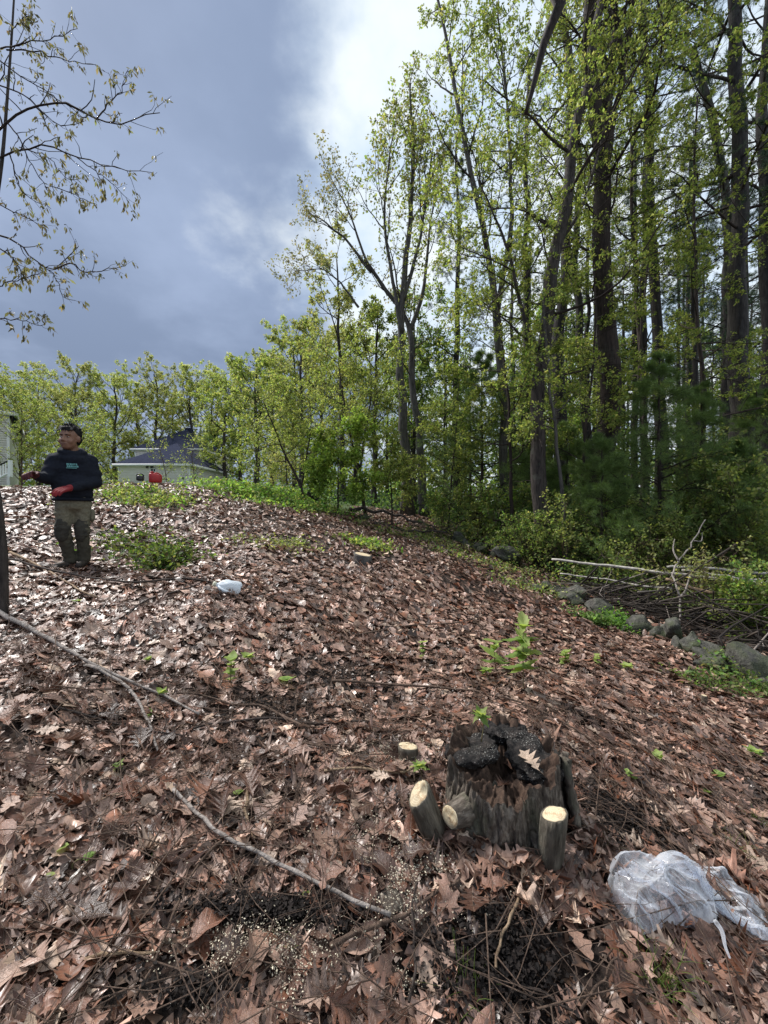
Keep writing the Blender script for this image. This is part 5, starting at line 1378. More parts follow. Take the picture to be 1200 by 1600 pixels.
M['red_plastic'] = simple('red_plastic', (.42, .018, .02), (.32, .012, .016), 20, .4)
M['black_plastic'] = simple('black_plastic', (.012, .012, .014), (.02, .02, .023), 20, .4)
def crest_at(px, py, y):
    p_ = PX(px, py, y); p_[2] = h1(p_[0], p_[1]); return p_
gc = PX(243, 753, 8.7); gc[2] = max(h1(gc[0], gc[1]), gc[2] - .02) 
can = empty('gas_can', gc, 'red plastic fuel can standing on the crest in front of the house', 'fuel can', rz=.5)
V, F = loft([sqring(.10, .065, 0), sqring(.125, .085, .012), sqring(.13, .09, .03), sqring(.13, .09, .13), sqring(.125, .085, .16, ox=-.003), sqring(.075, .065, .20, ox=-.05), sqring(.045, .045, .215, ox=-.07)])
link('body', mk_mesh('body', V, F), M['red_plastic'], can, False)
V, F = loft([sqring(.034, .034, .212, pw=2, ox=-.075), sqring(.036, .036, .215, pw=2, ox=-.075), sqring(.036, .036, .25, pw=2, ox=-.075), sqring(.03, .03, .255, pw=2, ox=-.075)])
link('cap', mk_mesh('cap', V, F), M['red_plastic'], can, False)
Qh = resample(np.array([(-.03, 0, .20), (.0, 0, .225), (.06, 0, .21), (.115, 0, .165), (.12, 0, .15)]), 14)
V, F = tubes(Qh[None], np.full((1, 14), .014), 8); link('handle', mk_mesh('handle', V, F), M['red_plastic'], can, False)
gk = PX(219, 750, 8.7); gk[2] = max(h1(gk[0], gk[1]), gk[2] - .02)
jk = empty('black_can', gk, 'small black container with a looped handle on the crest left of the red fuel can', 'container', rz=.3)
V, F = loft([sqring(.05, .04, 0), sqring(.07, .055, .01), sqring(.074, .058, .03), sqring(.074, .058, .08), sqring(.06, .045, .11, pw=3), sqring(.03, .03, .125, pw=2, ox=-.03)])
link('body', mk_mesh('body', V, F), M['black_plastic'], jk, False)
Qh = resample(np.array([(-.065, 0, .085), (-.06, 0, .135), (-.02, 0, .158), (.03, 0, .155), (.066, 0, .12), (.066, 0, .08)]), 16)
V, F = tubes(Qh[None], np.full((1, 16), .014), 8); link('handle', mk_mesh('handle', V, F), M['black_plastic'], jk, False)

# ------------------------------------------------------------------ houses in the yard beyond the crest
M['siding'] = simple('siding', (.86, .79, .83), (.90, .84, .88), 3, .6)
M['siding_beige'] = simple('siding_beige', (.76, .71, .70), (.82, .78, .76), 3, .6)
M['trim'] = simple('white_trim', (.78, .78, .78), (.82, .82, .82), 3, .5)
m, t, o = mat('roof_shingle')
nb1 = noise(t, 4, 6, .7); c = ramp(t, nb1, [(.35, (.018, .022, .044)), (.65, (.034, .040, .072))])
p = pbsdf(t, c, 1.0, .05); lk(t, bump(t, nb1, .4, .02), p.inputs['Normal']); lk(t, p.outputs[0], o.inputs[0]); M['shingle'] = m
m, t, o = mat('window_glass'); p = pbsdf(t, (.03, .04, .05), .08, .6); lk(t, p.outputs[0], o.inputs[0]); M['glass'] = m
def box(x0, x1, y0, y1, z0, z1):
    V = np.array([(x, y, z) for z in (z0, z1) for y in (y0, y1) for x in (x0, x1)], float)
    F = np.array([(0, 2, 3, 1), (4, 5, 7, 6), (0, 1, 5, 4), (2, 6, 7, 3), (0, 4, 6, 2), (1, 3, 7, 5)])
    return V, [F], None
def siding_wall(a, b, z0, z1, course=.16, lap=.018):
    """clapboards from ground point a to b (outward to the right hand of a->b)"""
    a = np.array(a, float); b = np.array(b, float); d = nrm(b - a); nrm_ = np.array((d[1], -d[0]))
    V = []; F = []
    z = z0
    while z < z1 - 1e-4:
        zt = min(z + course, z1); k_ = len(V)
        for q in (a, b): V.append((*(q + nrm_ * lap), z))
        for q in (b, a): V.append((*q, zt))
        for q in (a, b): V.append((*q, z))
        F += [(k_, k_ + 1, k_ + 2, k_ + 3), (k_ + 4, k_ + 5, k_ + 1, k_)]
        z = zt
    return np.array(V), [np.array(F)], None
def house_block(root, x0, x1, y0, y1, z0, ze, zr, inset, over=.4, wallm='siding'):
    W_ = [siding_wall((x0, y0), (x1, y0), z0, ze), siding_wall((x1, y0), (x1, y1), z0, ze), siding_wall((x1, y1), (x0, y1), z0, ze), siding_wall((x0, y1), (x0, y0), z0, ze)]
    part_mesh(root, 'wall', W_, M[wallm])
    for (cx, cy) in ((x0, y0), (x1, y0), (x1, y1), (x0, y1)):
        V, F, _ = box(cx - .07, cx + .07, cy - .07, cy + .07, z0, ze); link('corner_trim', mk_mesh('corner_trim', V, F, False), M['trim'], root)
    X0, X1, Y0, Y1 = x0 - over, x1 + over, y0 - over, y1 + over
    ym = (y0 + y1) / 2
    V = np.array([(X0, Y0, ze + .1), (X1, Y0, ze + .1), (X1, Y1, ze + .1), (X0, Y1, ze + .1), (x0 + inset, ym, zr), (x1 - inset, ym, zr)])
    me = mk_mesh('roof', V, [np.array([(0, 1, 5, 4), (2, 3, 4, 5)]), np.array([(1, 2, 5), (3, 0, 4)]), np.array([(3, 2, 1, 0)])], False)
    rf = link('roof', me, M['shingle'], root)
    fb = [box(X0 - .03, X1 + .03, Y0 - .05, Y0 - .003, ze - .12, ze + .12), box(X0 - .03, X1 + .03, Y1 + .003, Y1 + .05, ze - .12, ze + .12), box(X0 - .05, X0 - .003, Y0, Y1, ze - .12, ze + .12), box(X1 + .003, X1 + .05, Y0, Y1, ze - .12, ze + .12)]
    part_mesh(root, 'fascia', fb, M['trim'])
def window(root, xc, y, zc, w, h_, rows_=2, cols=2):
    fr = [box(xc - w / 2 - .09, xc + w / 2 + .09, y - .10, y - .04, zc + h_ / 2, zc + h_ / 2 + .09), box(xc - w / 2 - .09, xc + w / 2 + .09, y - .10, y - .04, zc - h_ / 2 - .09, zc - h_ / 2), box(xc - w / 2 - .09, xc - w / 2, y - .10, y - .04, zc - h_ / 2, zc + h_ / 2), box(xc + w / 2, xc + w / 2 + .09, y - .10, y - .04, zc - h_ / 2, zc + h_ / 2),
          box(xc - .02, xc + .02, y - .085, y - .05, zc - h_ / 2, zc + h_ / 2), box(xc - w / 2, xc + w / 2, y - .08, y - .055, zc - .02, zc + .02)]
    f = part_mesh(root, 'window', fr, M['trim'])
    V, F, _ = box(xc - w / 2, xc + w / 2, y - .05, y - .03, zc - h_ / 2, zc + h_ / 2)
    link('pane', mk_mesh('pane', V, F, False), M['glass'], f)
yh = 40
zg = 1.4 + 1.9
A_ = PX(186, 727, yh); B_ = PX(296, 727, yh); ze = A_[2]
house = empty('house', ((A_[0] + B_[0]) / 2, yh, zg), 'pale house with a low wing and dark hipped roofs beyond the crest', 'house')
house_block(house, A_[0], B_[0], yh, yh + 9, zg - 1, ze, PX(258, 692, yh + 4.5)[2], 3.7)
C_ = PX(212, 703, 47); D_ = PX(313, 703, 47)
house_block(house, C_[0], D_[0], 47, 57, zg - 1, C_[2], PX(272, 668, 52)[2], 4.4)
wq = PX(240, 737, yh); window(house, wq[0], yh, wq[2], .45, .55)
for px in (231, 238):
    q = PX(px, 730, yh); V, F, _ = box(q[0] - .09, q[0] + .09, yh - .2, yh - .02, q[2] - .1, q[2] + .1); link('wall_lamp', mk_mesh('wall_lamp', V, F, False), M['black_plastic'], house)

yl = 27
E_ = PX(13, 648, yl)
lh = empty('house', (E_[0], yl, E_[2] - 6.0), 'tall pale house cut by the left edge of the picture', 'house')
house_block(lh, E_[0] - 12, E_[0], yl, yl + 10, E_[2] - 6.2, E_[2], E_[2] + 3.0, 5, .45, 'siding_beige')
lh.rotation_euler = (0, 0, math.radians(41))
# railing of the left house's steps
yr_ = 23
dk_ = empty('deck_railing', PX(10, 735, yr_), 'dark topped white railing before the left house', 'railing')
Pq = PX(16, 719, yr_); 
V, F, _ = box(Pq[0] - .08, Pq[0] + .08, yr_ - .08, yr_ + .08, PX(0, 745, yr_)[2], Pq[2]); link('post', mk_mesh('post', V, F, False), M['trim'], dk_)
a0, a1 = PX(-34, 744, yr_), PX(15, 719, yr_)
for rz_ in (0, -.75):
    Pp = np.array([a0, a1]) + np.array((0, 0, rz_)); V, F = tubes(resample(Pp, 4)[None], np.full((1, 4), .05), 6); link('rail', mk_mesh('rail', V, F, False), M['black_plastic'] if rz_ == 0 else M['trim'], dk_)
for k in range(12):
    q = a0 + (a1 - a0) * (k + .5) / 12
    V, F, _ = box(q[0] - .025, q[0] + .025, yr_ - .02, yr_ + .02, q[2] - .75, q[2]); link('baluster', mk_mesh('baluster', V, F, False), M['trim'], dk_)

# ------------------------------------------------------------------ green plants on the slope
def sheetleaf(pts, nseed=0):
    T, F, UV = leaf_template(pts, .05, 0)
    return T, F
SEED_MESH = {}
def seed_mesh(kind):
    if kind in SEED_MESH: return random.choice(SEED_MESH[kind])
    pts = {'toothed': [(0, .01), (.14, .10), (.18, .08), (.28, .16), (.33, .12), (.44, .20), (.49, .15), (.6, .21), (.65, .155), (.76, .16), (.8, .11), (.9, .07), (1, .0)],
           'oak': WHITE_OAK, 'oval': [(0, .01), (.12, .16), (.3, .28), (.5, .32), (.7, .26), (.87, .13), (1, .0)], 'long': [(0, .01), (.15, .10), (.35, .17), (.55, .18), (.78, .12), (1, 0)]}[kind]
    out = []
    for k in range(3):
        T, F, UV = leaf_template(pts, .06, .1)
        C = curl(T, 1, r_, .55)[0]
        C[:, 2] += .25 * np.abs(C[:, 0])
        cc = np.repeat(np.array([[(.28, .37, .11), (.19, .29, .08), (.34, .41, .15)][k]]), len(C), 0)
        cc = cc * (1 + .3 * np.minimum(1, np.abs(C[:, 0:1]) * 4) - .15)
        out.append(mk_mesh('leaf', C, [F], True, col=cc)); out[-1].materials.append(M['leaf'])
    SEED_MESH[kind] = out
    return out[0]
M['stem_green'] = simple('green_stem', (.12, .13, .05), (.16, .10, .06), 30, .6)
def seedling(px, py, label, kind='oval', n=5, Lpx=24, h=.10, droop=.3, name='seedling', whorl=True, offs=None, cat='seedling'):
    g = G(px, py)
    L = Lpx / 600 * g[1]
    root = empty(name, g, label, cat)
    rr = random.Random(int(px * 7 + py))
    top = np.array((rr.gauss(0, .02), rr.gauss(0, .02), h))
    P = resample(np.array([(0, 0, -.02), top * .5 + np.array((rr.gauss(0, .01), 0, 0)), top]), 6)
    V, F = tubes(P[None], np.linspace(.0035, .002, 6)[None] * (1 + g[1] * .12), 5); link('stem', mk_mesh('stem', V, F), M['stem_green'], root, False)
    for k in range(n):
        if offs: dx, dz, az, L_ = offs[k % len(offs)]; pos = np.array((dx, 0, dz)); LL = L_ * L
        else:
            f = 1 if whorl else .35 + .65 * (k + 1) / n
            pos = P[min(5, int(round(f * 5)))]; az = k * 2.4 + rr.uniform(-.4, .4) if not whorl else k * 6.28 / n + rr.uniform(-.3, .3); LL = L * rr.uniform(.75, 1.15)
        ob = bpy.data.objects.new('leaf', seed_mesh(kind)); COL.objects.link(ob); ob.parent = root
        el = rr.uniform(.0, .5) - droop
        d = Vector((math.cos(az) * math.cos(el), math.sin(az) * math.cos(el), math.sin(el)))
        q = d.to_track_quat('Y', 'Z'); ob.rotation_euler = q.to_euler(); ob.location = tuple(float(v) for v in pos); ob.scale = (LL, LL, LL)
    return root
SEEDS = [
    (818, 1082, 'largest bright green oak seedling, right of centre above the stump', 'toothed', 12, 60, .50, .15, False),
    (776, 1052, 'seedling with long yellow green leaves left of the largest oak seedling', 'toothed', 5, 46, .28, .1, False),
    (762, 1068, 'low five leaved seedling just below the largest oak seedling', 'long', 5, 26, .10, .3, True),
    (886, 1042, 'dense green seedling cluster right of the largest oak seedling', 'oval', 9, 20, .16, .1, False),
    (362, 1080, 'tall stacked green seedling left of centre', 'oval', 8, 24, .22, .1, False),
    (392, 1048, 'pale leaved whorled seedling beside the tall stacked seedling', 'oval', 6, 22, .10, .0, True),
    (452, 1072, 'three leaved pale green seedling on the dark scuffed soil', 'oval', 3, 26, .06, .2, True),
    (662, 1035, 'small upright seedling on the slope above the stump', 'oval', 6, 18, .18, .1, False),
    (940, 1046, 'small seedling between the dense cluster and the stone wall', 'oval', 5, 18, .12, .1, False),
    (975, 1052, 'low pale seedling in the leaves below the middle of the wall', 'oval', 5, 20, .08, .2, True),
    (990, 1225, 'bushy small seedling right of the stump', 'oval', 8, 16, .09, .1, False),
    (1032, 1200, 'whorled pale seedling above the plastic bag', 'oval', 5, 20, .06, .1, True),
    (1128, 1232, 'single leafed seedling at the right above the bag', 'oval', 2, 28, .06, .3, True),
    (1102, 1250, 'tiny grey green seedling to the left of the single leafed one', 'oval', 3, 18, .04, .2, True),
    (1186, 1195, 'green seedling at the right edge', 'toothed', 5, 26, .08, .1, True),
    (116, 1362, 'bright three leaved seedling in the left foreground', 'oval', 3, 28, .04, .0, True),
    (76, 1345, 'single pale leaf sprout left of the bright three leaved seedling', 'oval', 1, 26, .02, .1, True),
    (176, 1222, 'yellow green sprout in the dead leaves at the left', 'long', 4, 22, .05, .1, True),
    (232, 1355, 'tiny bright sprout near the upper end of the brown twig', 'oval', 3, 16, .02, .1, True),
    (482, 1436, 'toothed green seedling under the curved pale branch', 'toothed', 4, 30, .03, .1, True),
    (602, 1372, 'single bright leaf lying left of the cut sprouts', 'oval', 1, 24, .02, .1, True),
    (380, 1236, 'small green sprout above the curved pale branch', 'oval', 3, 18, .02, .1, True),
    (232, 1042, 'pale sprout beside the long pale branch', 'oval', 4, 16, .06, .1, True),
    (256, 1095, 'yellow green sprout just under the long pale branch', 'oval', 4, 18, .06, .1, True),
    (240, 1120, 'dark green leaved sprout under the fork of the long pale branch', 'oval', 3, 24, .03, .1, True),
    (215, 1168, 'yellow leaf sprout at the end of the dark twig under the pale branch', 'long', 3, 18, .03, .1, True),
    (890, 1366, 'round dark green leaf beside the right cut sprout', 'oval', 2, 28, .03, .1, True),
    (1130, 1062, 'pale round leaved sprout at the foot of the last big wall stone', 'oval', 4, 18, .05, .1, True),
    (716, 876, 'bright green sprout on the leaves near the far wall end', 'oval', 6, 12, .16, .1, False),
    (120, 948, 'pale sprout below the person by the left sapling', 'oval', 3, 14, .05, .1, True),
    (60, 1390, 'pale green leaf sprout in the left foreground corner', 'oval', 1, 22, .02, .1, True),
    (750, 1355, 'small sprout hidden in the leaves under the fallen cut sprout', 'oval', 2, 12, .02, .1, True),
]
for px, py, lab, kd, n_, Lp, h_, dr, wh in SEEDS:
    seedling(px, py, lab, kd, n_, Lp, h_, dr, whorl=wh)
# the sprout growing on the stump and the one by the stub
def sprout_at(p, label, kind, n, L, h, droop):
    root = empty('seedling', p, label, 'seedling'); rr = random.Random(int(p[0] * 1e4))
    P = resample(np.array([(0, 0, -.03), (.01, 0, h * .5), (0, 0, h)]), 6); V, F = tubes(P[None], np.linspace(.003, .002, 6)[None], 5); link('stem', mk_mesh('stem', V, F), M['stem_green'], root, False)
    for k in range(n):
        ob = bpy.data.objects.new('leaf', seed_mesh(kind)); COL.objects.link(ob); ob.parent = root
        az = k * 6.28 / n + rr.uniform(-.3, .3) - 1.2; el = rr.uniform(-.2, .2) - droop
        d = Vector((math.cos(az) * math.cos(el), math.sin(az) * math.cos(el), math.sin(el))); ob.rotation_euler = d.to_track_quat('Y', 'Z').to_euler()
        ob.location = (0, 0, h); LL = L * rr.uniform(.8, 1.15); ob.scale = (LL, LL, LL)
q = PX(752, 1128, 1.74); sprout_at(q - np.array((0, 0, .06)), 'sprout with four long drooping leaves growing on the big stump', 'toothed', 4, .13, .09, .55)
q = PX(656, 1180, 1.78); sprout_at(np.array((q[0], q[1], h1(q[0], q[1]))), 'seedling with drooping leaves between the pale topped stub and the stump', 'toothed', 6, .09, .12, .35)

# grass tufts
def tuft(px, py, label, n, L, col=(.13, .19, .05), name='grass_tuft'):
    g = G(px, py); rr = np.random.default_rng(int(px))
    base = g + np.stack([rr.normal(0, L * .22, n), rr.normal(0, L * .22, n), np.zeros(n)], -1)
    base[:, 2] = H(base[:, 0], base[:, 1])
    d = nrm(np.stack([rr.normal(0, .55, n), rr.normal(0, .55, n), np.ones(n)], -1)); LL = rr.uniform(.5, 1.1, n) * L
    pts = [base]
    for k in range(4):
        pts.append(pts[-1] + d * (LL / 4)[:, None]); d = nrm(d + np.stack([rr.normal(0, .12, n), rr.normal(0, .12, n), np.full(n, -.22)], -1))
    P = np.stack(pts, 1); V, F = tubes(P, np.linspace(.0016, .0004, 5)[None].repeat(n, 0), 3, False)
    cc = np.repeat(np.array(col)[None] * rr.uniform(.6, 1.4, (n, 1)) + rr.uniform(0, .05, (n, 1)) * np.array((1, .8, .3)), 15, 0)
    o_ = link(name, mk_mesh(name, V, F, True, col=cc), M['leaf']); tag(o_, label, 'grass')
tuft(1036, 1555, 'tuft of thin grass below the plastic bag', 60, .13)
tuft(1150, 1338, 'tuft of pale grass behind the plastic bag', 40, .12, (.2, .22, .09))
tuft(735, 1580, 'sparse grass blades at the bottom right of centre', 26, .13)
tuft(940, 1330, 'dry grass tuft on the black soil between stump and bag', 34, .1, (.16, .15, .09))
tuft(1180, 1290, 'grass tuft at the right edge above the bag', 34, .1)
tuft(440, 1480, 'few thin blades in front of the curved pale branch', 16, .07)

# leafy patches: low vines, ferns, weeds
def patch(name, label, spots, n, size, col, cat, seed, hgt=.12, kind='stuff', spread=.7):
    rr = np.random.default_rng(seed); bits = []
    for px, py, rx, ry in spots:
        g = G(px, py); k = n // len(spots)
        x = g[0] + rr.normal(0, rx, k); y = g[1] + rr.normal(0, ry, k)
        hh = np.clip(.5 + .6 * fbm(x * 3, y * 3), .1, 1.2)
        A = np.stack([x, y, H(x, y) + .02 + hgt * hh * rr.uniform(0, 1, k)], -1)
        bits.append(leaves(A, np.stack([rr.normal(0, 1, k), rr.normal(0, 1, k), np.full(k, .4)], -1), 2, size, col, rr, 0, spread, .4, .3, .03))
        st = A[::5]; Pst = np.stack([np.stack([st[:, 0], st[:, 1], H(st[:, 0], st[:, 1]) - .01], -1), st], 1)
        V, F = tubes(Pst, np.full((len(st), 2), .0025), 3, False); bits.append((V, F, np.array((.10, .09, .05))))
    V, F, C = join_parts(bits)
    tag(link(name, mk_mesh(name, V, F, False, col=C), M['leaf']), label, cat, kind=kind)
patch('plant_patch', 'low green bramble patch on the leaves right of the person', [(205, 850, .28, .22), (235, 870, .30, .2), (265, 880, .24, .16), (245, 895, .12, .1)], 1200, .06, np.vstack([GREEN * .55, GREEN * .7, YG * .6, np.array([(.05, .04, .03)])]), 'plants', 201, .22)
patch('crest_weeds', 'green weeds along the crest behind the person', [(210, 775, .5, .4), (240, 785, .4, .4), (170, 752, .6, .4), (300, 757, .8, .5), (60, 757, .9, .5), (15, 752, .6, .4)], 4200, .07, np.vstack([YG, FRESH, OLIVE]), 'plants', 202, .22)
patch('crest_grass', 'bright grass and weeds on the slope at the right of the crest', [(330, 764, .9, .7), (365, 768, 1.0, .8), (405, 775, 1.0, .8), (440, 784, .8, .6), (380, 765, 1.2, 1.2), (315, 757, 1.2, .8), (425, 778, .9, .8)], 17000, .085, np.vstack([FRESH * 1.15, GREEN * 1.3, YG]), 'grass', 203, .42)
patch('weed_patch', 'thin yellow green weeds on the leaves in the middle of the slope', [(430, 855, .35, .25), (405, 850, .3, .2), (462, 856, .2, .15)], 420, .05, YG, 'plants', 204, .08)
patch('weed_clump', 'bright weed clump just behind the small grey stump', [(555, 850, .18, .12), (575, 853, .14, .1), (590, 862, .2, .14)], 330, .07, np.vstack([FRESH, YG]), 'plants', 205, .15)
patch('fern', 'bright green fern growing against the wall stones', [(966, 975, .12, .1), (972, 985, .10, .08)], 620, .045, FRESH, 'fern', 206, .24, None)
patch('fern', 'darker green fern left of the bright fern at the wall', [(920, 975, .14, .1), (935, 978, .12, .08)], 420, .05, np.vstack([GREEN * .8, GREEN]), 'fern', 207, .2, None)
patch('wall_plants', 'mossy grass and vines hanging over the last wall stones at the right edge', [(1150, 1060, .2, .15), (1185, 1085, .2, .14), (1110, 1078, .2, .12)], 800, .045, np.vstack([GREEN * .7, OLIVE * .6, GREEN]), 'plants', 208, .2)
patch('brush_greens', 'loose green leaves growing up through the brush pile', [(1000, 935, .3, .3), (1060, 950, .35, .3), (1120, 965, .35, .3), (1160, 940, .35, .3), (1090, 915, .4, .3)], 1500, .06, np.vstack([YG, GREEN]), 'plants', 210, .75)
patch('slope_weeds', 'scattered weeds along the foot of the wood and wall', [(690, 850, .5, .4), (730, 870, .6, .4), (800, 895, .6, .3), (830, 925, .4, .3), (660, 838, .5, .4), (610, 835, .5, .4)], 1700, .06, np.vstack([GREEN, OLIVE, YG]), 'plants', 209, .2)

# ------------------------------------------------------------------ the person
def capsule(bm, a, b, ra, rb, n=5, seg=14):
    a = Vector(a); b = Vector(b); ax = b - a; L = ax.length
    q = ax.to_track_quat('Z', 'Y') if L > 1e-6 else Vector((0, 0, 1)).to_track_quat('Z', 'Y')
    rows = []
    for k in range(n + 1):
        th_ = math.pi / 2 * (1 - k / n); rows.append((-math.sin(th_) * ra, math.cos(th_) * ra))
    for k in range(n + 1):
        th_ = math.pi / 2 * k / n; rows.append((L + math.sin(th_) * rb, math.cos(th_) * rb))
    vs = []
    for z, r in rows:
        r = max(r, 1e-4)
        vs.append([bm.verts.new(a + q @ Vector((math.cos(j / seg * 6.28318) * r, math.sin(j / seg * 6.28318) * r, z))) for j in range(seg)])
    for k in range(len(vs) - 1):
        for j in range(seg): bm.faces.new((vs[k][j], vs[k][(j + 1) % seg], vs[k + 1][(j + 1) % seg], vs[k + 1][j]))
    bm.faces.new(vs[0][::-1]); bm.faces.new(vs[-1])
def ell(bm, c_, s3, rot=(0, 0, 0), sub=3):
    if c_[2] > 1.42: s3 = tuple(v * 1.16 for v in s3)
    r_b = bmesh.ops.create_icosphere(bm, subdivisions=sub, radius=1)
    mtx = Matrix.Translation(Vector(c_)) @ Euler(rot).to_matrix().to_4x4() @ Matrix.Diagonal((*s3, 1))
    bmesh.ops.transform(bm, matrix=mtx, verts=r_b['verts'])
def remeshed(name, bm, voxel, smooth_it, material, parent, wr=0.0, wf=9, cut=None):
    me = bpy.data.meshes.new('tmp'); bm.to_mesh(me); bm.free()
    ob = bpy.data.objects.new('tmp', me); COL.objects.link(ob)
    md = ob.modifiers.new('r', 'REMESH'); md.mode = 'VOXEL'; md.voxel_size = voxel
    if smooth_it:
        s_ = ob.modifiers.new('s', 'SMOOTH'); s_.iterations = smooth_it; s_.factor = .5
    dg = bpy.context.evaluated_depsgraph_get()
    me2 = bpy.data.meshes.new_from_object(ob.evaluated_get(dg))
    bpy.data.objects.remove(ob); bpy.data.meshes.remove(me)
    V = np.empty(len(me2.vertices) * 3, np.float32); me2.vertices.foreach_get('co', V); V = V.reshape(-1, 3)
    if wr:
        Nn = np.empty(len(me2.vertices) * 3, np.float32); me2.vertices.foreach_get('normal', Nn); Nn = Nn.reshape(-1, 3)
        w_ = np.abs(fbm(V[:, 0] * wf, V[:, 1] * wf, V[:, 2] * wf * 1.7, 3)) - .35
        V = V + Nn * (w_ * wr)[:, None]
    if cut is not None:
        V = cut(V)
    me2.vertices.foreach_set('co', V.astype(np.float32).ravel()); me2.update()
    me2.name = name
    for p_ in me2.polygons: p_.use_smooth = True
    me2.materials.clear(); me2.materials.append(material)
    o2 = bpy.data.objects.new(name, me2); COL.objects.link(o2)
    if parent is not None: o2.parent = parent
    return o2
M['skin'] = simple('skin', (.20, .105, .07), (.25, .135, .09), 30, .5)
M['hair'] = simple('hair', (.006, .006, .007), (.016, .015, .016), 60, .75, .5, .004, spec=.2)
M['hoodie'] = simple('navy_hoodie', (.010, .012, .019), (.016, .019, .029), 40, .9, .3, .004, spec=.15)
m, t, o = mat('work_trousers')
tcn = N(t, 'ShaderNodeTexCoord'); sp_ = N(t, 'ShaderNodeSeparateXYZ'); lk(t, tcn.outputs['Object'], sp_.inputs[0])
nt1 = noise(t, 9, 5, .6); c = ramp(t, noise(t, 50, 4, .6), [(.35, (.125, .112, .08)), (.65, (.19, .172, .125))])
dirt = mth(t, 'ADD', sp_.outputs[2], mth(t, 'MULTIPLY', nt1, .25))
c = mixc(t, mrange(t, dirt, .38, .80, .75, 0), c, (.018, .016, .014))
p = pbsdf(t, c, .9, .2); lk(t, bump(t, nt1, .4, .01), p.inputs['Normal']); lk(t, p.outputs[0], o.inputs[0]); M['trousers'] = m
M['knee'] = simple('knee_patch', (.022, .020, .017), (.055, .05, .04), 14, .9)
M['boot'] = simple('boot', (.022, .017, .014), (.045, .034, .028), 20, .7)
M['glove_red'] = simple('red_glove', (.26, .018, .022), (.17, .012, .018), 26, .75, .4, .003)
M['glove_dark'] = simple('dark_glove', (.12, .014, .017), (.016, .012, .013), 22, .75, .4, .003)
M['eye_white'] = simple('eye_white', (.5, .48, .45), (.55, .53, .5), 5, .3)
M['eye_dark'] = simple('eye_dark', (.008, .006, .005), (.012, .008, .006), 5, .2)
M['teal_print'] = simple('teal_print', (.10, .28, .28), (.16, .36, .36), 60, .8)

gp = G(118, 886)
PH = 0.985
person = empty('person', gp, 'person in a black hoodie, olive work trousers and red gloves standing on the leaf slope', 'person', rz=math.radians(39))
person.scale = (PH, PH, PH)
# joints (x right in the picture, -y towards the camera)
ShL, ShR = (-.185, -.03, 1.30), (.135, .03, 1.31)
ElL, WrL = (-.255, -.10, 1.07), (-.345, -.29, 1.085)
ElR, WrR = (.19, -.03, 1.05), (-.03, -.27, .965)
HipL, HipR = (-.105, -.01, .86), (.065, .01, .86)
KnL, KnR = (-.115, -.06, .46), (.068, -.03, .46)
AnL, AnR = (-.055, .02, .09), (.085, .02, .09)
HS = 1.16
Hd = Vector((-.055, -.04, 1.568)); yaw = math.radians(-32)                # head turned to the picture's left
bm = bmesh.new()
def hp(x, y, z):
    """a point of the head: x to its left side, -y to its face"""
    c_, s_ = math.cos(yaw), math.sin(yaw)
    x, y, z = x * HS, y * HS, z * HS
    return (Hd.x + c_ * x - s_ * y, Hd.y + s_ * x + c_ * y, Hd.z + z)
ell(bm, hp(0, .012, .035), (.080, .097, .098), (0, 0, yaw)); ell(bm, hp(0, -.025, -.04), (.068, .072, .082), (0, 0, yaw))
ell(bm, hp(0, -.045, -.085), (.048, .045, .036), (0, 0, yaw))                                           # chin and jaw
ell(bm, hp(.038, -.06, -.035), (.032, .030, .030), (0, 0, yaw)); ell(bm, hp(-.038, -.06, -.035), (.032, .030, .030), (0, 0, yaw))   # cheeks
capsule(bm, hp(0, -.088, .015), hp(0, -.108, -.028), .010, .015, seg=10); ell(bm, hp(.013, -.095, -.034), (.011, .011, .009)); ell(bm, hp(-.013, -.095, -.034), (.011, .011, .009))
capsule(bm, hp(-.045, -.078, .033), hp(.045, -.078, .033), .013, .013, seg=10)                           # brow
capsule(bm, hp(-.02, -.088, -.062), hp(.02, -.088, -.062), .009, .009, seg=10); capsule(bm, hp(-.017, -.086, -.076), hp(.017, -.086, -.076), .010, .010, seg=10)
for s in (1, -1): ell(bm, hp(.082 * s, .012, -.005), (.012, .020, .033), (0, .15 * s, yaw))
capsule(bm, hp(0, .02, -.06), (-.02, .02, 1.36), .062, .075)
capsule(bm, (-.02, .03, 1.27), (-.02, .01, .92), .085, .13)
for a, b, ra, rb in ((ShL, ElL, .055, .045), (ElL, WrL, .042, .03), (ShR, ElR, .055, .045), (ElR, WrR, .042, .03), (HipL, KnL, .08, .055), (KnL, AnL, .052, .038), (HipR, KnR, .08, .055), (KnR, AnR, .052, .038)): capsule(bm, a, b, ra, rb)
remeshed('body', bm, .0085, 1, M['skin'], person)
for s in (1, -1):
    e = bmesh.new(); ell(e, hp(.032 * s, -.080, .006), (.011, .005, .004), (0, 0, yaw), 2); bm_obj('eye', e, M['eye_white'], person)
    e = bmesh.new(); ell(e, hp(.032 * s, -.0845, .006), (.0065, .003, .0045), (0, 0, yaw), 2); bm_obj('iris', e, M['eye_dark'], person)
    e = bmesh.new(); capsule(e, hp(.016 * s, -.091, .028), hp(.048 * s, -.081, .031), .0045, .003, seg=8); bm_obj('eyebrow', e, M['hair'], person)
e = bmesh.new(); capsule(e, hp(-.023, -.0975, -.068), hp(.023, -.0975, -.068), .003, .003, seg=8); bm_obj('lips', e, simple('lips', (.13, .05, .045), (.16, .06, .055), 9, .5), person)
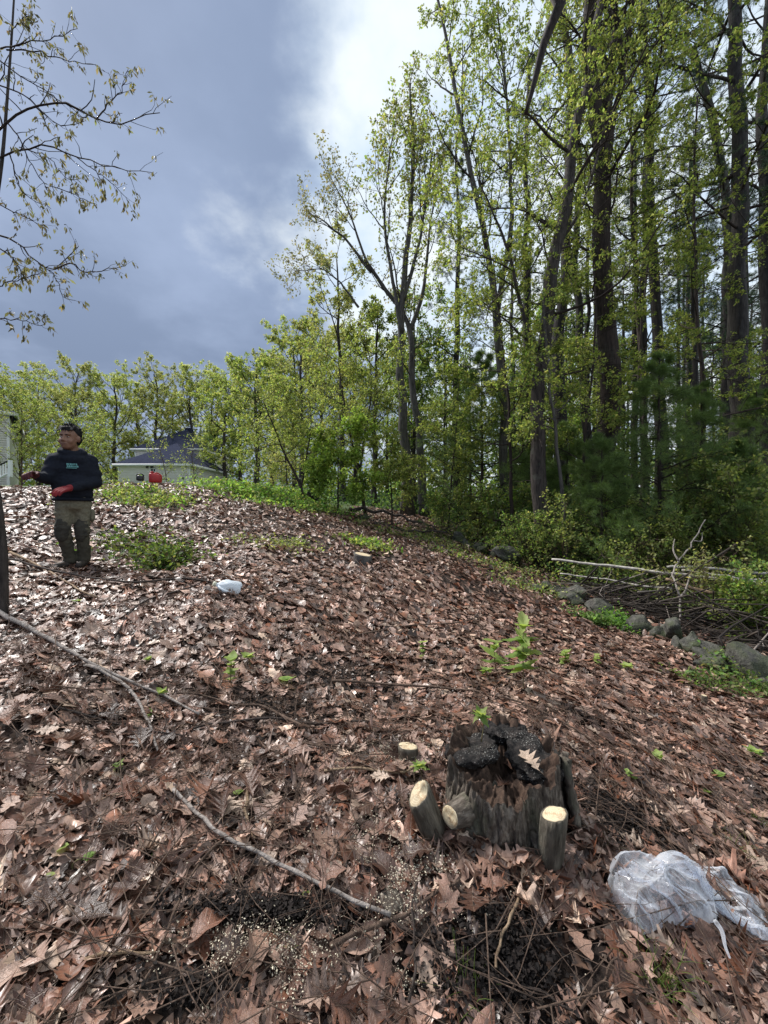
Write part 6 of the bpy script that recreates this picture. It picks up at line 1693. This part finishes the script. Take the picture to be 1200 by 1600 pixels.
# hair: cap of short spiky strands
bm = bmesh.new()
ell(bm, hp(0, .032, .058), (.087, .098, .094), (0, 0, yaw)); ell(bm, hp(0, .055, .0), (.080, .066, .075), (0, 0, yaw))
ell(bm, hp(0, -.022, .098), (.066, .058, .034), (0, 0, yaw)); rh = random.Random(4)
for k in range(90):
    az = rh.uniform(0, 6.28); el = rh.uniform(.15, 1.5)
    x_, y_, z_ = math.cos(az) * math.cos(el), math.sin(az) * math.cos(el), math.sin(el)
    if y_ < -.2 and z_ < .62: continue
    a = hp(x_ * .082, .02 + y_ * .094, .058 + z_ * .084); dz = .018 if y_ > 0 else .006
    b = hp(x_ * .098 + rh.gauss(0, .008), .014 + y_ * .110 + rh.gauss(0, .008) - .008, .060 + z_ * .105 + rh.uniform(0, dz)); capsule(bm, a, b, .012, .003, 2, 6)
for k in range(9):
    x_ = -.066 + k * .0165; capsule(bm, hp(x_, -.03, .118), hp(x_ + .006, -.082, .068 + rh.uniform(-.008, .010)), .018, .005, 2, 6)     # fringe
remeshed('hair', bm, .0055, 1, M['hair'], person)
# hoodie
bm = bmesh.new()
ell(bm, (-.02, .01, 1.18), (.215, .16, .22)); ell(bm, (-.025, -.005, 1.0), (.212, .18, .20)); ell(bm, (-.02, .01, .90), (.20, .165, .11)); ell(bm, (-.015, .02, 1.31), (.20, .12, .10))
capsule(bm, (-.15, 0, 1.285), (-.03, .02, 1.37), .085, .085); capsule(bm, (-.03, .02, 1.37), (.10, .03, 1.295), .085, .085); ell(bm, (-.02, -.03, 1.30), (.15, .13, .10))
for a, b, ra, rb in ((ShL, ElL, .09, .075), (ElL, WrL, .072, .05), (ShR, ElR, .095, .082), (ElR, WrR, .078, .052)): capsule(bm, a, b, ra, rb)
for k in range(12):                                                       # thick folded hood round the neck
    a0, a1 = k / 12 * 6.283, (k + 1) / 12 * 6.283
    f = lambda a: (-.035 + math.cos(a) * .10, .005 + math.sin(a) * .105, 1.42 + .04 * math.sin(a))
    capsule(bm, f(a0), f(a1), .042, .042, 3, 10)
ell(bm, (.01, .13, 1.38), (.13, .06, .10))
remeshed('hoodie', bm, .012, 4, M['hoodie'], person, .014, 7)
bm = bmesh.new()
for k in range(20):
    a0, a1 = k / 20 * 6.283, (k + 1) / 20 * 6.283
    f = lambda a: (-.02 + math.cos(a) * .188, .012 + math.sin(a) * .155, .83)
    capsule(bm, f(a0), f(a1), .022, .022, 3, 8)
remeshed('waistband', bm, .010, 1, M['hoodie'], person)
# trousers
bm = bmesh.new()
ell(bm, (-.02, .01, .84), (.18, .15, .13)); ell(bm, (-.02, .005, .75), (.172, .14, .10))
for h_, k_, a in ((HipL, KnL, AnL), (HipR, KnR, AnR)):
    capsule(bm, (h_[0], h_[1], h_[2] - .06), k_, .098, .078); capsule(bm, k_, a, .076, .060); capsule(bm, (a[0], a[1], a[2] + .04), (a[0], a[1] - .005, a[2] - .005), .066, .066)
remeshed('trousers', bm, .012, 3, M['trousers'], person, .018, 8)
for k_, s in ((KnL, -1), (KnR, 1)):
    bm = bmesh.new(); ell(bm, (k_[0] - .012, k_[1] - .030, k_[2] + .0), (.076, .060, .15)); remeshed('knee_patch', bm, .010, 2, M['knee'], person, .014, 12)
bm = bmesh.new(); ell(bm, (.165, .0, .63), (.03, .07, .085)); remeshed('cargo_pocket', bm, .010, 2, M['trousers'], person, .008, 12)
for a, yw in ((AnL, -.9), (AnR, -.35)):
    bm = bmesh.new(); d = Vector((math.sin(yw), -math.cos(yw), 0)); A_v = Vector(a)
    capsule(bm, A_v, A_v + Vector((0, 0, -.035)), .055, .052); capsule(bm, A_v + Vector((0, 0, -.05)), A_v + d * .15 + Vector((0, 0, -.06)), .05, .040); ell(bm, A_v - d * .03 + Vector((0, 0, -.055)), (.05, .05, .04))
    remeshed('boot', bm, .008, 2, M['boot'], person, cut=lambda V: np.stack([V[:, 0], V[:, 1], np.maximum(V[:, 2], -.012)], -1))
# gloved hands with five bent fingers
def hand(name, wrist, fwd, palm_n, material, curl_=(.5, .9), side=1):
    bm = bmesh.new(); w = Vector(wrist); f = Vector(fwd).normalized(); n = Vector(palm_n); n = (n - f * n.dot(f)).normalized(); s = f.cross(n) * side
    capsule(bm, w - f * .05, w + f * .01, .036, .034); 
    for k in range(4): capsule(bm, w + f * .01 + s * (.010 * (k - 1.5)), w + f * .085 + s * (.0215 * (k - 1.5)), .022, .0145, 4, 10)
    for k, L in enumerate((.070, .080, .074, .056)):
        p = w + f * .088 + s * (.0225 * (k - 1.5)); d = f.copy(); a = curl_[0] * (1 + .12 * k)
        for j, seg in enumerate((.42, .33, .25)):
            d = (d * math.cos(a if j else a * .5) + n * math.sin(a if j else a * .5)).normalized(); q = p + d * L * seg * 1.15
            capsule(bm, p, q, .0125 - .0012 * j, .0115 - .0012 * j, 4, 10); p = q; a = curl_[1]
    p = w + f * .025 - s * .034; d = (f * .75 - s * .55 + n * .35).normalized()
    for j, seg in enumerate((.042, .034, .026)):
        q = p + d * seg; capsule(bm, p, q, .016 - .002 * j, .014 - .002 * j, 4, 10); p = q; d = (d + f * .25 + s * .22 + n * .2).normalized()
    bmesh.ops.transform(bm, matrix=Matrix.Translation(w) @ Matrix.Scale(1.18, 4) @ Matrix.Translation(-w), verts=bm.verts[:])
    return remeshed(name, bm, .0055, 1, material, person)
fR = Vector(WrR) - Vector(ElR); fL = Vector(WrL) - Vector(ElL)
hand('glove', Vector(WrR) + fR.normalized() * .035, fR + Vector((-.06, -.02, -.02)), (0, .5, -1), M['glove_red'], (.35, .5), 1)
hand('glove', Vector(WrL) + fL.normalized() * .035, fL, (.5, .2, -.8), M['glove_dark'], (.8, 1.1), -1)
# unreadable teal chest print: two short rows of marks over a line, following the chest
def chest_y(x, z):
    return -.165 * math.sqrt(max(.05, 1 - ((x + .02) / .235) ** 2 - ((z - 1.16) / .26) ** 2)) - .012
bits = []
rr = random.Random(2)
def plate(x0, x1, z0, z1):
    V = np.array([(x, chest_y(x, z) + dy, z) for dy in (0, .02) for (x, z) in ((x0, z0), (x1, z0), (x1, z1), (x0, z1))])
    F = np.array([(0, 1, 2, 3), (7, 6, 5, 4), (0, 4, 5, 1), (1, 5, 6, 2), (2, 6, 7, 3), (3, 7, 4, 0)]); return V, [F], None
for row, (z0, z1) in enumerate(((1.238, 1.258), (1.212, 1.232))):
    x = -.085 + .004 * row
    while x < .015:
        w = rr.uniform(.006, .013); hz = rr.choice((0, 0, .008))
        bits.append(plate(x, x + w, z0 + hz, z1)); 
        if rr.random() < .6: bits.append(plate(x + w * .3, x + w + .004, z0, z0 + .006))
        x += w + .005
bits.append(plate(-.088, .012, 1.198, 1.205))
V, F, _ = join_parts(bits)
link('chest_print', mk_mesh('chest_print', V, F, False), M['teal_print'], person, False)
